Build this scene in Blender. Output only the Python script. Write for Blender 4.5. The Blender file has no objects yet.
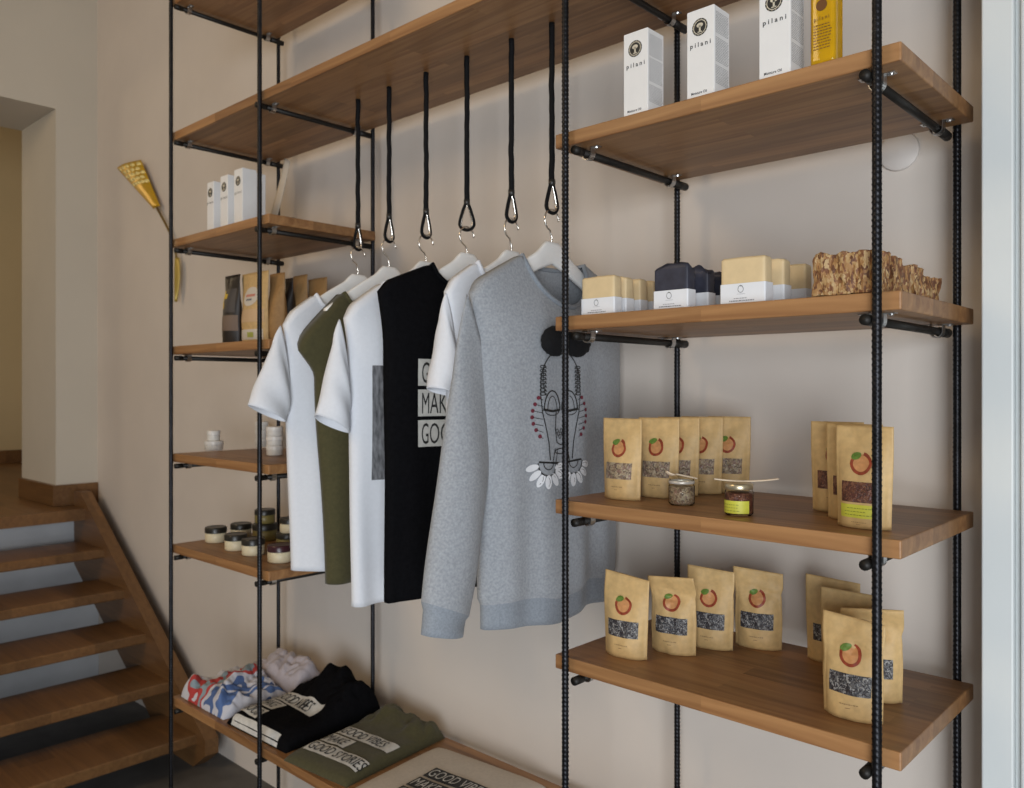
import bpy, bmesh, math, random
from mathutils import Vector, Matrix, noise
random.seed(7)
SC = bpy.context.scene
COL = SC.collection
PI = math.pi
# ------------------------------------------------------------------ camera geometry
FPX, TH, CY, CZ = 825.75, 0.75126, 388.4, 1.5
_s, _c = math.sin(TH), math.cos(TH)
def ray(px, py):
    u = (px-512)/FPX; v = (CY-py)/FPX
    return Vector((-_s+u*_c, _c+u*_s, v))
def atY(px, py, Y):
    r = ray(px, py); t = Y/r.y; return Vector((r.x*t, Y, CZ+r.z*t))
def atX(px, py, X):
    r = ray(px, py); t = X/r.x; return Vector((X, r.y*t, CZ+r.z*t))
def atZ(px, py, Z):
    r = ray(px, py); t = (Z-CZ)/r.z; return Vector((r.x*t, r.y*t, Z))

# ------------------------------------------------------------------ materials
MATS = {}
def principled(name):
    m = bpy.data.materials.new(name); m.use_nodes = True
    n = m.node_tree.nodes; b = n['Principled BSDF']
    return m, m.node_tree, b
def mat(name, col, rough=.6, metal=0., noise_amt=0., noise_scale=20., bump=0., bump_scale=200., spec=.5, trans=0., ior=1.45, sheen=0., stretch=(1,1,1)):
    if name in MATS: return MATS[name]
    m, t, b = principled(name)
    b.inputs['Base Color'].default_value = (*col, 1)
    b.inputs['Roughness'].default_value = rough
    b.inputs['Metallic'].default_value = metal
    b.inputs['Specular IOR Level'].default_value = spec
    b.inputs['Transmission Weight'].default_value = trans
    b.inputs['IOR'].default_value = ior
    if sheen:
        b.inputs['Sheen Weight'].default_value = sheen
    if noise_amt or bump:
        tc = t.nodes.new('ShaderNodeTexCoord')
        mp = t.nodes.new('ShaderNodeMapping'); mp.inputs['Scale'].default_value = stretch
        t.links.new(tc.outputs['Object'], mp.inputs['Vector'])
    if noise_amt:
        nz = t.nodes.new('ShaderNodeTexNoise'); nz.inputs['Scale'].default_value = noise_scale; nz.inputs['Detail'].default_value = 4
        rp = t.nodes.new('ShaderNodeValToRGB')
        rp.color_ramp.elements[0].position = .3; rp.color_ramp.elements[1].position = .7
        rp.color_ramp.elements[0].color = (*[max(0, c*(1-noise_amt)) for c in col], 1)
        rp.color_ramp.elements[1].color = (*[min(1, c*(1+noise_amt)) for c in col], 1)
        t.links.new(mp.outputs[0], nz.inputs['Vector']); t.links.new(nz.outputs['Fac'], rp.inputs[0]); t.links.new(rp.outputs[0], b.inputs['Base Color'])
    if bump:
        nb = t.nodes.new('ShaderNodeTexNoise'); nb.inputs['Scale'].default_value = bump_scale; nb.inputs['Detail'].default_value = 3
        bp = t.nodes.new('ShaderNodeBump'); bp.inputs['Strength'].default_value = bump; bp.inputs['Distance'].default_value = .002
        t.links.new(mp.outputs[0], nb.inputs['Vector']); t.links.new(nb.outputs['Fac'], bp.inputs['Height']); t.links.new(bp.outputs[0], b.inputs['Normal'])
    MATS[name] = m
    return m

def wood(name, light, dark, rough=.45, row=.045, bw=.42):
    m, t, b = principled(name)
    N, L = t.nodes.new, t.links.new
    tc = N('ShaderNodeTexCoord')
    br = N('ShaderNodeTexBrick')
    br.inputs['Color1'].default_value = (0, 0, 0, 1); br.inputs['Color2'].default_value = (1, 1, 1, 1)
    br.inputs['Mortar'].default_value = (.5, .5, .5, 1)
    br.inputs['Scale'].default_value = 1; br.inputs['Mortar Size'].default_value = .0
    br.inputs['Brick Width'].default_value = bw; br.inputs['Row Height'].default_value = row
    br.offset = .37; br.inputs['Bias'].default_value = 0
    L(tc.outputs['Object'], br.inputs['Vector'])
    mp = N('ShaderNodeMapping'); mp.inputs['Scale'].default_value = (2.5, 38, 38)
    L(tc.outputs['Object'], mp.inputs['Vector'])
    ad = N('ShaderNodeVectorMath'); ad.operation = 'ADD'
    sc = N('ShaderNodeVectorMath'); sc.operation = 'SCALE'; sc.inputs['Scale'].default_value = 17
    L(br.outputs['Color'], sc.inputs[0]); L(mp.outputs[0], ad.inputs[0]); L(sc.outputs[0], ad.inputs[1])
    nz = N('ShaderNodeTexNoise'); nz.inputs['Scale'].default_value = 1.; nz.inputs['Detail'].default_value = 6; nz.inputs['Distortion'].default_value = 1.2
    L(ad.outputs[0], nz.inputs['Vector'])
    rp = N('ShaderNodeValToRGB')
    rp.color_ramp.elements[0].position = .3; rp.color_ramp.elements[1].position = .72
    rp.color_ramp.elements[0].color = (*dark, 1); rp.color_ramp.elements[1].color = (*light, 1)
    L(nz.outputs['Fac'], rp.inputs[0])
    mx = N('ShaderNodeMix'); mx.data_type = 'RGBA'; mx.blend_type = 'MULTIPLY'; mx.inputs['Factor'].default_value = .36
    L(rp.outputs[0], mx.inputs['A']); L(br.outputs['Color'], mx.inputs['B'])
    L(mx.outputs['Result'], b.inputs['Base Color'])
    bp = N('ShaderNodeBump'); bp.inputs['Strength'].default_value = .12; bp.inputs['Distance'].default_value = .001
    L(nz.outputs['Fac'], bp.inputs['Height']); L(bp.outputs[0], b.inputs['Normal'])
    b.inputs['Roughness'].default_value = rough
    MATS[name] = m
    return m

def speckle(name, cols, scale=300, rough=.35, stretch=(1, 1, 1)):
    """cells of several colours: dried leaves, flakes, bark"""
    m, t, b = principled(name)
    N, L = t.nodes.new, t.links.new
    tc = N('ShaderNodeTexCoord')
    vo = N('ShaderNodeTexVoronoi'); vo.inputs['Scale'].default_value = scale
    nz = N('ShaderNodeTexNoise'); nz.inputs['Scale'].default_value = scale*.6
    mx = N('ShaderNodeMix'); mx.data_type = 'RGBA'; mx.inputs['Factor'].default_value = .012
    mp = N('ShaderNodeMapping'); mp.inputs['Scale'].default_value = stretch
    L(tc.outputs['Object'], mp.inputs['Vector'])
    L(mp.outputs[0], nz.inputs['Vector'])
    L(mp.outputs[0], mx.inputs['A']); L(nz.outputs['Color'], mx.inputs['B'])
    L(mx.outputs['Result'], vo.inputs['Vector'])
    sp = N('ShaderNodeSeparateColor'); L(vo.outputs['Color'], sp.inputs[0])
    rp = N('ShaderNodeValToRGB'); rp.color_ramp.interpolation = 'CONSTANT'
    els = rp.color_ramp.elements
    while len(els) < len(cols): els.new(.5)
    for i, cc in enumerate(cols):
        els[i].position = i/len(cols); els[i].color = (*cc, 1)
    L(sp.outputs[0], rp.inputs[0]); L(rp.outputs[0], b.inputs['Base Color'])
    bp = N('ShaderNodeBump'); bp.inputs['Strength'].default_value = .5; bp.inputs['Distance'].default_value = .002
    L(vo.outputs['Distance'], bp.inputs['Height']); L(bp.outputs[0], b.inputs['Normal'])
    b.inputs['Roughness'].default_value = rough
    MATS[name] = m
    return m

OAK = wood('oak_board', (.43, .224, .090), (.25, .112, .041))
STAIRWOOD = wood('stair_wood', (.23, .115, .042), (.15, .07, .025), rough=.4, row=.12, bw=1.4)
BLACK = mat('black_steel', (.020, .020, .023), .36, .75, .35, 60)
DARKBAR = mat('dark_bar', (.018, .016, .014), .5, .4, .3, 50)
STEEL = mat('bright_steel', (.55, .55, .55), .3, 1.)
CHROME = mat('hook_chrome', (.80, .76, .70), .22, 1.)
PLASTER = mat('plaster', (.65, .585, .525), .9, 0, .035, 3, .08, 60)
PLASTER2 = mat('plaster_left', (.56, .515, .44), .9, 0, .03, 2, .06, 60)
HALLWALL = mat('hall_wall', (.58, .46, .27), .9, 0, .03, 2)
CEIL = mat('ceiling_paint', (.55, .5, .43), .95, 0, .03, 2)
FLOORM = mat('floor_paint', (.10, .095, .09), .6, 0, .25, 6)
JAMB = mat('white_lacquer', (.66, .69, .69), .45, 0, .02, 4)
KRAFT = mat('kraft_paper', (.56, .375, .165), .55, 0, .10, 90, .12, 300)
KRAFTD = mat('kraft_brown', (.33, .19, .075), .6, 0, .10, 90, .12, 300)
BLACKPOUCH = mat('black_pouch', (.018, .013, .011), .45, 0, .2, 60)
PEACH = mat('peach_print', (.54, .255, .10), .5, 0, .15, 150)
RINGRED = mat('red_print', (.27, .045, .018), .5, 0, .3, 160)
LEAFG = mat('leaf_print', (.11, .19, .03), .5, 0, .25, 200)
INK = mat('black_ink', (.02, .02, .02), .6, 0, .2, 90)
INKG = mat('grey_ink', (.17, .17, .18), .6, 0, .2, 90)
BROWNINK = mat('brown_ink', (.22, .13, .055), .6, 0, .2, 90)
WHITE = mat('white_card', (.78, .77, .76), .55, 0, .02, 30)
LABELW = mat('white_label', (.76, .77, .80), .55, 0, .02, 40)
YSTICK = mat('yellow_sticker', (.56, .55, .06), .5, 0, .08, 40)
TEA = speckle('dark_tea', [(.03, .03, .035), (.06, .058, .06), (.025, .02, .022), (.11, .105, .105), (.04, .035, .04), (.27, .26, .25)], 330, .25)
FLAKE = speckle('pale_flakes', [(.30, .22, .13), (.17, .11, .07), (.40, .32, .22), (.22, .13, .10), (.30, .24, .16), (.11, .075, .05)], 330, .3)
REDTEA = speckle('red_tea', [(.10, .03, .02), (.15, .06, .03), (.06, .022, .016), (.20, .085, .05), (.09, .028, .02)], 330, .3)
BARK = speckle('bark', [(.30, .15, .05), (.22, .095, .035), (.42, .26, .11), (.18, .07, .028), (.46, .31, .15), (.34, .18, .065), (.12, .045, .018)], 230, .6, (1.2, 1.2, .62))
SOAPY = mat('cream_soap', (.68, .52, .30), .5, 0, .05, 50, spec=.4)
SOAPYE = mat('cream_soap_rind', (.74, .63, .43), .5, 0, .04, 50, spec=.4)
SOAPD = mat('dark_soap', (.035, .037, .055), .45, 0, .25, 50, spec=.4)
def thin_glass(name, tint):
    m = bpy.data.materials.new(name); m.use_nodes = True
    t = m.node_tree; t.nodes.clear(); N, L = t.nodes.new, t.links.new
    o = N('ShaderNodeOutputMaterial'); mx = N('ShaderNodeMixShader'); tr = N('ShaderNodeBsdfTransparent'); gl = N('ShaderNodeBsdfGlossy')
    tr.inputs['Color'].default_value = (*tint, 1); gl.inputs['Roughness'].default_value = .05
    lw = N('ShaderNodeLayerWeight'); lw.inputs['Blend'].default_value = .07
    L(lw.outputs['Fresnel'], mx.inputs[0]); L(tr.outputs[0], mx.inputs[1]); L(gl.outputs[0], mx.inputs[2]); L(mx.outputs[0], o.inputs[0])
    return m
GLASS = thin_glass('clear_glass', (.97, .97, .95))
AMBER = mat('amber_glass', (.66, .37, .010), .07, 0, .12, 25, trans=.25, ior=1.4)
LIDM = mat('tin_lid', (.60, .52, .36), .3, .8, .05, 40)
LIDD = mat('black_lid', (.02, .018, .014), .35, 0, .2, 40)
CREAM = mat('cream_balm', (.66, .58, .40), .45, 0, .05, 40)
POTW = mat('white_pot', (.72, .70, .66), .4, 0, .03, 40)
BIRCH = mat('birch_wood', (.70, .57, .42), .6, 0, .12, 40, stretch=(1, 8, 8))
GOLD = mat('yellow_brass', (.60, .36, .02), .35, .35, .1, 20)
GOLDB = mat('yellow_brass_stud', (.98, .80, .32), .2, .2, .06, 20)
ROPE = mat('black_rope', (.006, .006, .007), .75, 0, .35, 260, .5, 500, spec=.2)
HANGW = mat('hanger_white', (.88, .87, .85), .4, 0, .02, 30)
def cloth(name, col, amt=.06, sc=120):
    return mat(name, col, .9, 0, amt, sc, .25, 700, spec=.15, sheen=.15)
TEEW = cloth('tee_white', (.76, .775, .82), .02)
TEEO = cloth('tee_olive', (.074, .066, .031), .10)
TEEB = mat('tee_black', (.005, .005, .006), .9, 0, .2, 120, .2, 700, spec=.05)
TEEG = cloth('melange_grey', (.33, .345, .37), .16, 210)
RIBG = cloth('melange_rib', (.26, .285, .32), .14, 260)
TOTE = cloth('tote_cream', (.57, .50, .42), .06)
LILAC = cloth('cloth_lilac', (.50, .46, .50), .05)
PRINTW = mat('print_white', (.50, .49, .46), .8, 0, .10, 70)
PRINTWF = mat('print_white_fold', (.62, .61, .58), .8, 0, .10, 70)
PRINTG = mat('print_photo', (.16, .16, .17), .8, 0, .55, 40, stretch=(1, 12, 1))
POM = mat('pom_fur', (.004, .004, .005), .95, 0, .3, 200)
MAROON = mat('maroon_print', (.16, .022, .04), .7)

# ------------------------------------------------------------------ mesh helpers
class MB:
    def __init__(s): s.bm = bmesh.new()
    def verts(s, pts): return [s.bm.verts.new(p) for p in pts]
    def face(s, vs, m=0):
        try:
            f = s.bm.faces.new(vs); f.material_index = m; f.smooth = True; return f
        except ValueError: return None
    def box(s, a, b, m=0, bev=0., seg=2):
        g = bmesh.ops.create_cube(s.bm, size=1.)
        c = [(a[i]+b[i])/2 for i in range(3)]; d = [abs(b[i]-a[i]) for i in range(3)]
        for v in g['verts']: v.co = Vector((c[0]+v.co.x*d[0], c[1]+v.co.y*d[1], c[2]+v.co.z*d[2]))
        fs = {f for v in g['verts'] for f in v.link_faces}
        for f in fs: f.material_index = m
        if bev:
            es = {e for v in g['verts'] for e in v.link_edges}
            bmesh.ops.bevel(s.bm, geom=list(es), offset=bev, segments=seg, profile=.5, affect='EDGES', material=m)
    def grid(s, fn, nu, nv, m=0, closed_u=False):
        rows = []
        for j in range(nv+1):
            rows.append([s.bm.verts.new(fn(i/nu, j/nv)) for i in range(nu if closed_u else nu+1)])
        for j in range(nv):
            for i in range(nu):
                i2 = (i+1) % nu if closed_u else i+1
                mm = m(((i+.5)/nu), (j+.5)/nv) if callable(m) else m
                s.face([rows[j][i], rows[j][i2], rows[j+1][i2], rows[j+1][i]], mm)
        return rows
    def tube(s, pts, r, seg=10, m=0, cap=True, closed=False):
        pts = [Vector(p) for p in pts]; n = len(pts)
        rf = r if callable(r) else (lambda t: r)
        prev = None; rows = []
        for k, p in enumerate(pts):
            if closed: d = pts[(k+1) % n]-pts[k-1]
            else: d = pts[min(k+1, n-1)]-pts[max(k-1, 0)]
            d.normalize()
            if prev is None:
                a = Vector((0, 0, 1)) if abs(d.z) < .9 else Vector((1, 0, 0))
                e = d.cross(a).normalized()
            else:
                e = (prev-d*prev.dot(d)).normalized()
            prev = e; g = d.cross(e); rr = rf(k/max(1, n-1))
            rows.append([s.bm.verts.new(p+(e*math.cos(2*PI*i/seg)+g*math.sin(2*PI*i/seg))*rr) for i in range(seg)])
        R = n if closed else n-1
        for k in range(R):
            a, b = rows[k], rows[(k+1) % n]
            for i in range(seg): s.face([a[i], a[(i+1) % seg], b[(i+1) % seg], b[i]], m)
        if cap and not closed:
            s.face(rows[0][::-1], m); s.face(rows[-1], m)
    def lathe(s, prof, c=(0, 0, 0), seg=24, m=0, cap=True):
        c = Vector(c); rows = []
        for (r, z) in prof:
            rows.append([s.bm.verts.new(c+Vector((r*math.cos(2*PI*i/seg), r*math.sin(2*PI*i/seg), z))) for i in range(seg)])
        for k in range(len(prof)-1):
            mm = m(k) if callable(m) else m
            for i in range(seg): s.face([rows[k][i], rows[k][(i+1) % seg], rows[k+1][(i+1) % seg], rows[k+1][i]], mm)
        if cap:
            s.face(rows[0][::-1], m(0) if callable(m) else m); s.face(rows[-1], m(len(prof)-2) if callable(m) else m)
    def prism(s, poly, fn0, fn1, m=0):
        a = s.verts([fn0(*p) for p in poly]); b = s.verts([fn1(*p) for p in poly]); n = len(poly)
        s.face(a[::-1], m); s.face(b, m)
        for i in range(n): s.face([a[i], a[(i+1) % n], b[(i+1) % n], b[i]], m)
    def patch(s, fn, x0, x1, y0, y1, m=0, nx=8, ny=4):
        s.grid(lambda u, v: fn(x0+(x1-x0)*u, y0+(y1-y0)*v), nx, ny, m)
    def disc(s, fn, cx, cy, rx, ry, m=0, seg=20, rings=2, a0=0, a1=2*PI, rin=0., rot=0.):
        cr, sr = math.cos(rot), math.sin(rot)
        def f(u, v):
            a = a0+(a1-a0)*u; k = rin+(1-rin)*v
            x, y = rx*k*math.cos(a), ry*k*math.sin(a)
            return fn(cx+x*cr-y*sr, cy+x*sr+y*cr)
        s.grid(f, seg, rings, m)
    def stroke(s, fn, pts, w, m=0):
        """flat line of width w following 2D points"""
        P = [Vector((p[0], p[1])) for p in pts]; L, R = [], []
        for k, p in enumerate(P):
            d = P[min(k+1, len(P)-1)]-P[max(k-1, 0)]
            if d.length < 1e-9: d = Vector((1, 0))
            d.normalize(); q = Vector((-d.y, d.x))*w/2
            L.append(s.bm.verts.new(fn(*(p+q)))); R.append(s.bm.verts.new(fn(*(p-q))))
        for k in range(len(P)-1): s.face([L[k], L[k+1], R[k+1], R[k]], m)
    def text(s, body, size, fn, m=0, xs=1., bold=0., align='LEFT', space=1.):
        cu = bpy.data.curves.new('t', 'FONT'); cu.body = body; cu.size = size; cu.align_x = align
        cu.offset = bold; cu.space_character = space; cu.resolution_u = 3
        ob = bpy.data.objects.new('t', cu); COL.objects.link(ob)
        dg = bpy.context.evaluated_depsgraph_get()
        me = ob.evaluated_get(dg).to_mesh()
        vs = [s.bm.verts.new(fn(v.co.x*xs, v.co.y)) for v in me.vertices]
        for p in me.polygons: s.face([vs[i] for i in p.vertices], m)
        ob.evaluated_get(dg).to_mesh_clear()
        bpy.data.objects.remove(ob); bpy.data.curves.remove(cu)
    def build(s, name, mats, parent=None, smooth=True, weld=0., recalc=True, auto=None):
        if weld: bmesh.ops.remove_doubles(s.bm, verts=s.bm.verts, dist=weld)
        if recalc: bmesh.ops.recalc_face_normals(s.bm, faces=s.bm.faces)
        me = bpy.data.meshes.new(name)
        for f in s.bm.faces: f.smooth = smooth
        if auto is not None:
            for e in s.bm.edges:
                if len(e.link_faces) == 2 and e.calc_face_angle(0) > auto: e.smooth = False
        s.bm.to_mesh(me); s.bm.free()
        for m_ in (mats if isinstance(mats, (list, tuple)) else [mats]): me.materials.append(m_)
        o = bpy.data.objects.new(name, me); COL.objects.link(o)
        if parent: o.parent = parent
        return o
def tag(o, label, cat, group=None):
    o['label'] = label; o['category'] = cat
    if group: o['group'] = group
    return o
def thing(name, label, cat, loc=(0, 0, 0), rz=0., group=None):
    o = bpy.data.objects.new(name, None); COL.objects.link(o); o.empty_display_size = .05
    o.location = loc; o.rotation_euler = (0, 0, rz)
    return tag(o, label, cat, group)
def struct(o): o['kind'] = 'structure'; return o
def copy_tree(o, parent=None):
    c = o.copy(); COL.objects.link(c)
    if parent: c.parent = parent
    for ch in list(o.children): copy_tree(ch, c)
    return c
def place(o, loc, rz, label, group=None):
    o.location = loc; o.rotation_euler = (0, 0, rz); o['label'] = label
    if group: o['group'] = group
    return o
def sstep(a, b, x):
    t = min(1, max(0, (x-a)/(b-a))); return t*t*(3-2*t)
def lerp(a, b, t): return a+(b-a)*t
def interp(tab, x):
    for (x0, y0), (x1, y1) in zip(tab, tab[1:]):
        if x <= x1: return lerp(y0, y1, sstep(0, 1, (x-x0)/(x1-x0)) if False else (x-x0)/(x1-x0))
    return tab[-1][1]
def nz(x, y=0, z=0): return noise.noise(Vector((x, y, z)))

# ------------------------------------------------------------------ dimensions
YF, YB = 1.2, 1.591            # front and back posts
XA, XB, XC, XD = -2.631, -2.082, -.984, -.418
BF, BB = 1.211, 1.580          # board front / back edges
T = .027
WALL = 1.66
XL = -4.49                     # far left wall plane
LEV = [1.985, 1.637, 1.288, .992]
ZLONG, ZTOP, ZBOT = 2.333, 2.772, .495
CEILZ = 3.75
OPY, OPZ = 1.462, 2.90         # doorway opening edge, head height
ZLAND = .91

# ------------------------------------------------------------------ the room
b = MB(); b.box((XL-.35, WALL, -.1), (-.385, WALL+.25, CEILZ)); struct(b.build('wall_back', PLASTER, smooth=False))
# left wall with the doorway
b = MB()
b.box((XL-.52, OPY, -.1), (XL, WALL+.9, CEILZ))
b.box((XL-.52, -.35, OPZ), (XL, OPY, CEILZ))
b.box((XL-.52, -4, -.1), (XL, -.35, CEILZ))
b.box((XL-.52, -.35, -.1), (XL-.30, OPY, ZLAND-.06))
struct(b.build('wall_left', PLASTER2, smooth=False))
b = MB(); b.box((-7.6, -4, -.1), (-7.4, WALL+2, CEILZ)); b.box((-7.4, WALL+.9, -.1), (XL-.52, WALL+1.1, CEILZ))
struct(b.build('wall_hall', HALLWALL, smooth=False))
b = MB(); b.box((-7.4, -4, ZLAND-.04), (XL-.521, WALL+.9, ZLAND)); struct(b.build('floor_hall', STAIRWOOD, smooth=False))
b = MB(); b.box((-7.6, -4.2, -.2), (3.2, WALL+.25, 0)); struct(b.build('floor', FLOORM, smooth=False))
b = MB(); b.box((-7.6, -4.2, CEILZ), (3.2, WALL+2.1, CEILZ+.15)); struct(b.build('ceiling', CEIL, smooth=False))
b = MB(); b.box((XL, OPY+.004, ZLAND+.002), (XL+.018, WALL-.002, ZLAND+.105))
b.box((-7.398, -3.9, ZLAND+.002), (-7.38, WALL+.88, ZLAND+.10)); b.box((XL-.515, OPY-.018, ZLAND+.002), (XL+.018, OPY+.004, ZLAND+.105))
struct(b.build('baseboard_left', STAIRWOOD, smooth=False))
# white frame standing at the right end of the wall
b = MB()
b.box((-.3585, 1.50, 0), (-.3125, 1.90, 2.9), 0, .003)
b.box((-.3125, 1.512, 0), (-.303, 1.90, 2.9), 0, .002)
b.box((-.303, 1.50, 0), (-.20, 1.90, 2.9), 0, .003)
b.box((-.3585, 1.50, 2.9), (1.2, 1.90, 3.05), 0, .003)
b.box((1.12, 1.50, 0), (1.2, 1.90, 2.9), 0, .003)
b.box((-.20, 1.62, 0), (-.13, 1.68, 2.9), 1)
b.box((1.05, 1.62, 0), (1.12, 1.68, 2.9), 1)
b.box((-.13, 1.62, 0), (1.05, 1.68, .12), 1)
fr = struct(b.build('window_1', [JAMB, mat('window_sash', (.10, .11, .12), .4)], smooth=False))
b = MB(); b.box((-.13, 1.645, .12), (1.05, 1.655, 2.9)); b.build('window_pane', GLASS, fr, smooth=False)
# round cover on the wall
p = atY(900, 152, WALL)
b = MB(); b.lathe([(.001, 0), (.0345, 0), (.037, .004), (.036, .008), (.030, .011), (.001, .012)], seg=40, cap=False)
o = b.build('cover_plate', mat('cover_white', (.62, .57, .53), .5, 0, .02, 20), smooth=True, auto=.6)
o.location = (p.x, WALL, p.z); o.rotation_euler = (PI/2, 0, 0)
tag(o, 'round white cover plate fixed to the wall under the top right shelf', 'wall cover')

# ------------------------------------------------------------------ stairs
st = thing('staircase', 'brown wooden open riser staircase rising along the wall to the doorway', 'stairs', (0, 0, 0))
YS = 1.53
RX, RZ = -.2315, .152
def tread(i):
    x = -3.364+RX*(3-i)*-1 if False else -3.364+(3-i)*RX
    z = .287+(3-i)*RZ
    return x, z
for i in range(0, 6):
    x, z = tread(i)
    b = MB(); b.box((x-.31, .28, z-.042), (x, YS+.012, z), bev=.006); b.build('tread', STAIRWOOD, st, smooth=False)
xl, zl = tread(-1)
b = MB(); b.prism([(XL-.518, -.345), (XL-.518, OPY-.003), (XL+.002, OPY-.003), (XL+.002, YS+.012), (XL+.20, YS+.012), (XL+.20, -.345)], lambda x, y: Vector((x, y, ZLAND-.055)), lambda x, y: Vector((x, y, ZLAND))); b.build('landing', STAIRWOOD, st, smooth=False)
def stringer(y0, y1):
    b = MB()
    top = [(-4.44, .985), (-4.36, .985), (-3.06, .13), (-3.06, .07), (-3.16, 0.0), (-3.40, 0.0), (-4.44, .62)]
    b.prism(top, lambda x, z: Vector((x, y0, z)), lambda x, z: Vector((x, y1, z)))
    return b.build('stringer', STAIRWOOD, st, smooth=False)
stringer(YS, YS+.055); stringer(.23, .285)
# plain pale wall closing the space below the upper steps
b = MB(); b.box((XL, .28, 0), (XL+.02, WALL-.001, ZLAND-.06)); struct(b.build('trim_1', mat('understair_white', (.50, .51, .53), .8, 0, .08, 5), smooth=False))

# ------------------------------------------------------------------ shelving unit
sh = thing('shelving_unit', 'black rebar shelving with oak boards standing along the plaster wall', 'shelf', (0, 0, 0))
def rebar_mesh():
    b = MB(); H = 3.3; step = .0021; n = int(H/step); seg = 14; r0 = .0060
    def f(u, v):
        a = 2*PI*u; z = v*H
        ph = (z/.0085+a/PI) % 1.
        k = max(0, math.cos(2*PI*(ph-.5)))**3
        side = abs(math.sin(a))
        r = r0+.0015*k*min(1, side*2.2)
        if side < .25: r = r0+.0009
        return Vector((r*math.cos(a), r*math.sin(a), z))
    b.grid(f, seg, n, 0, closed_u=True)
    return b
pm = rebar_mesh().build('post', BLACK, sh)
pm.location = (XA, YF, 0)
for x, y in ((XB, YF), (XC, YF), (XD, YF), (XA, YB), (XB, YB), (XC, YB), (XD, YB)):
    c = pm.copy(); COL.objects.link(c); c.parent = sh; c.location = (x, y, 0)
def board(x0, x1, ztop, y0=BF, y1=BB):
    b = MB(); cx = (x0+x1)/2
    b.box((x0-cx, y0-1.4, -T), (x1-cx, y1-1.4, 0), bev=.0022)
    o = b.build('shelf_board', OAK, sh, smooth=False); o.location = (cx, 1.4, ztop)
    return o
OV = .029
board(XA-.02, XB+.05, ZTOP)
board(XA-.02, XD+OV, ZLONG)
for z in LEV:
    board(XA-.02, XB+OV, z); board(XC-.034, XD+OV, z)
board(XA-.02, XD+OV, ZBOT, BF, BB+.03)
# crossbars with their pipe clips
def crossbar_mesh(sgn):
    b = MB(); f0 = .006 if sgn > 0 else -.001
    b.tube([(0, f0, 0), (0, .385+(.013 if sgn > 0 else .008), 0)], .0070, 12)
    b.tube([(0, f0-.001, 0), (0, .030, 0)], .0080, 12)
    b.tube([(0, .350, 0), (0, .385+(.014 if sgn > 0 else .009), 0)], .0085, 12)
    return b
def clip_mesh():
    b = MB()
    pts = [(.0095*math.cos(a), 0, .0095*math.sin(a)) for a in [PI+PI*k/10 for k in range(11)]]
    pts = [(-.0095, 0, .012)]+pts+[(.0095, 0, .012)]
    for i in range(len(pts)-1):
        (xa, _, za), (xb, _, zb) = pts[i], pts[i+1]
        n = Vector((za-zb, 0, xb-xa)).normalized()*.0016
        A = [Vector((xa, -.007, za)), Vector((xb, -.007, zb)), Vector((xb, .007, zb)), Vector((xa, .007, za))]
        v1 = b.verts(A); v2 = b.verts([q-n for q in A])
        b.face(v1); b.face(v2[::-1])
        for k in range(4): b.face([v1[k], v1[(k+1) % 4], v2[(k+1) % 4], v2[k]])
    for sx in (-1, 1):
        b.box((sx*.0095, -.007, .0105), (sx*.026, .007, .0122))
        b.lathe([(.0001, .0075), (.0035, .0080), (.0042, .0105)], (sx*.019, 0, 0), 10, cap=False)
    return b
bars = {}; clip0 = None
for (xp, sgn) in ((XA, 1), (XB, -1), (XC, 1), (XD, -1)):
    levels = [ZLONG]+LEV+[ZBOT]+([ZTOP] if xp in (XA, XB) else [])
    for z in levels:
        bx = xp+sgn*.0165; bz = z-T-.0122
        if sgn not in bars: bar = bars[sgn] = crossbar_mesh(sgn).build('crossbar', DARKBAR, sh)
        else:
            bar = bars[sgn].copy(); COL.objects.link(bar); bar.parent = sh
        bar.location = (bx, YF, bz)
        for yy in (.05, .335):
            if clip0 is None: cl = clip0 = clip_mesh().build('pipe_clip', STEEL, bar, smooth=False)
            else:
                cl = clip0.copy(); COL.objects.link(cl)
            cl.parent = bar; cl.location = (0, yy, 0)

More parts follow.
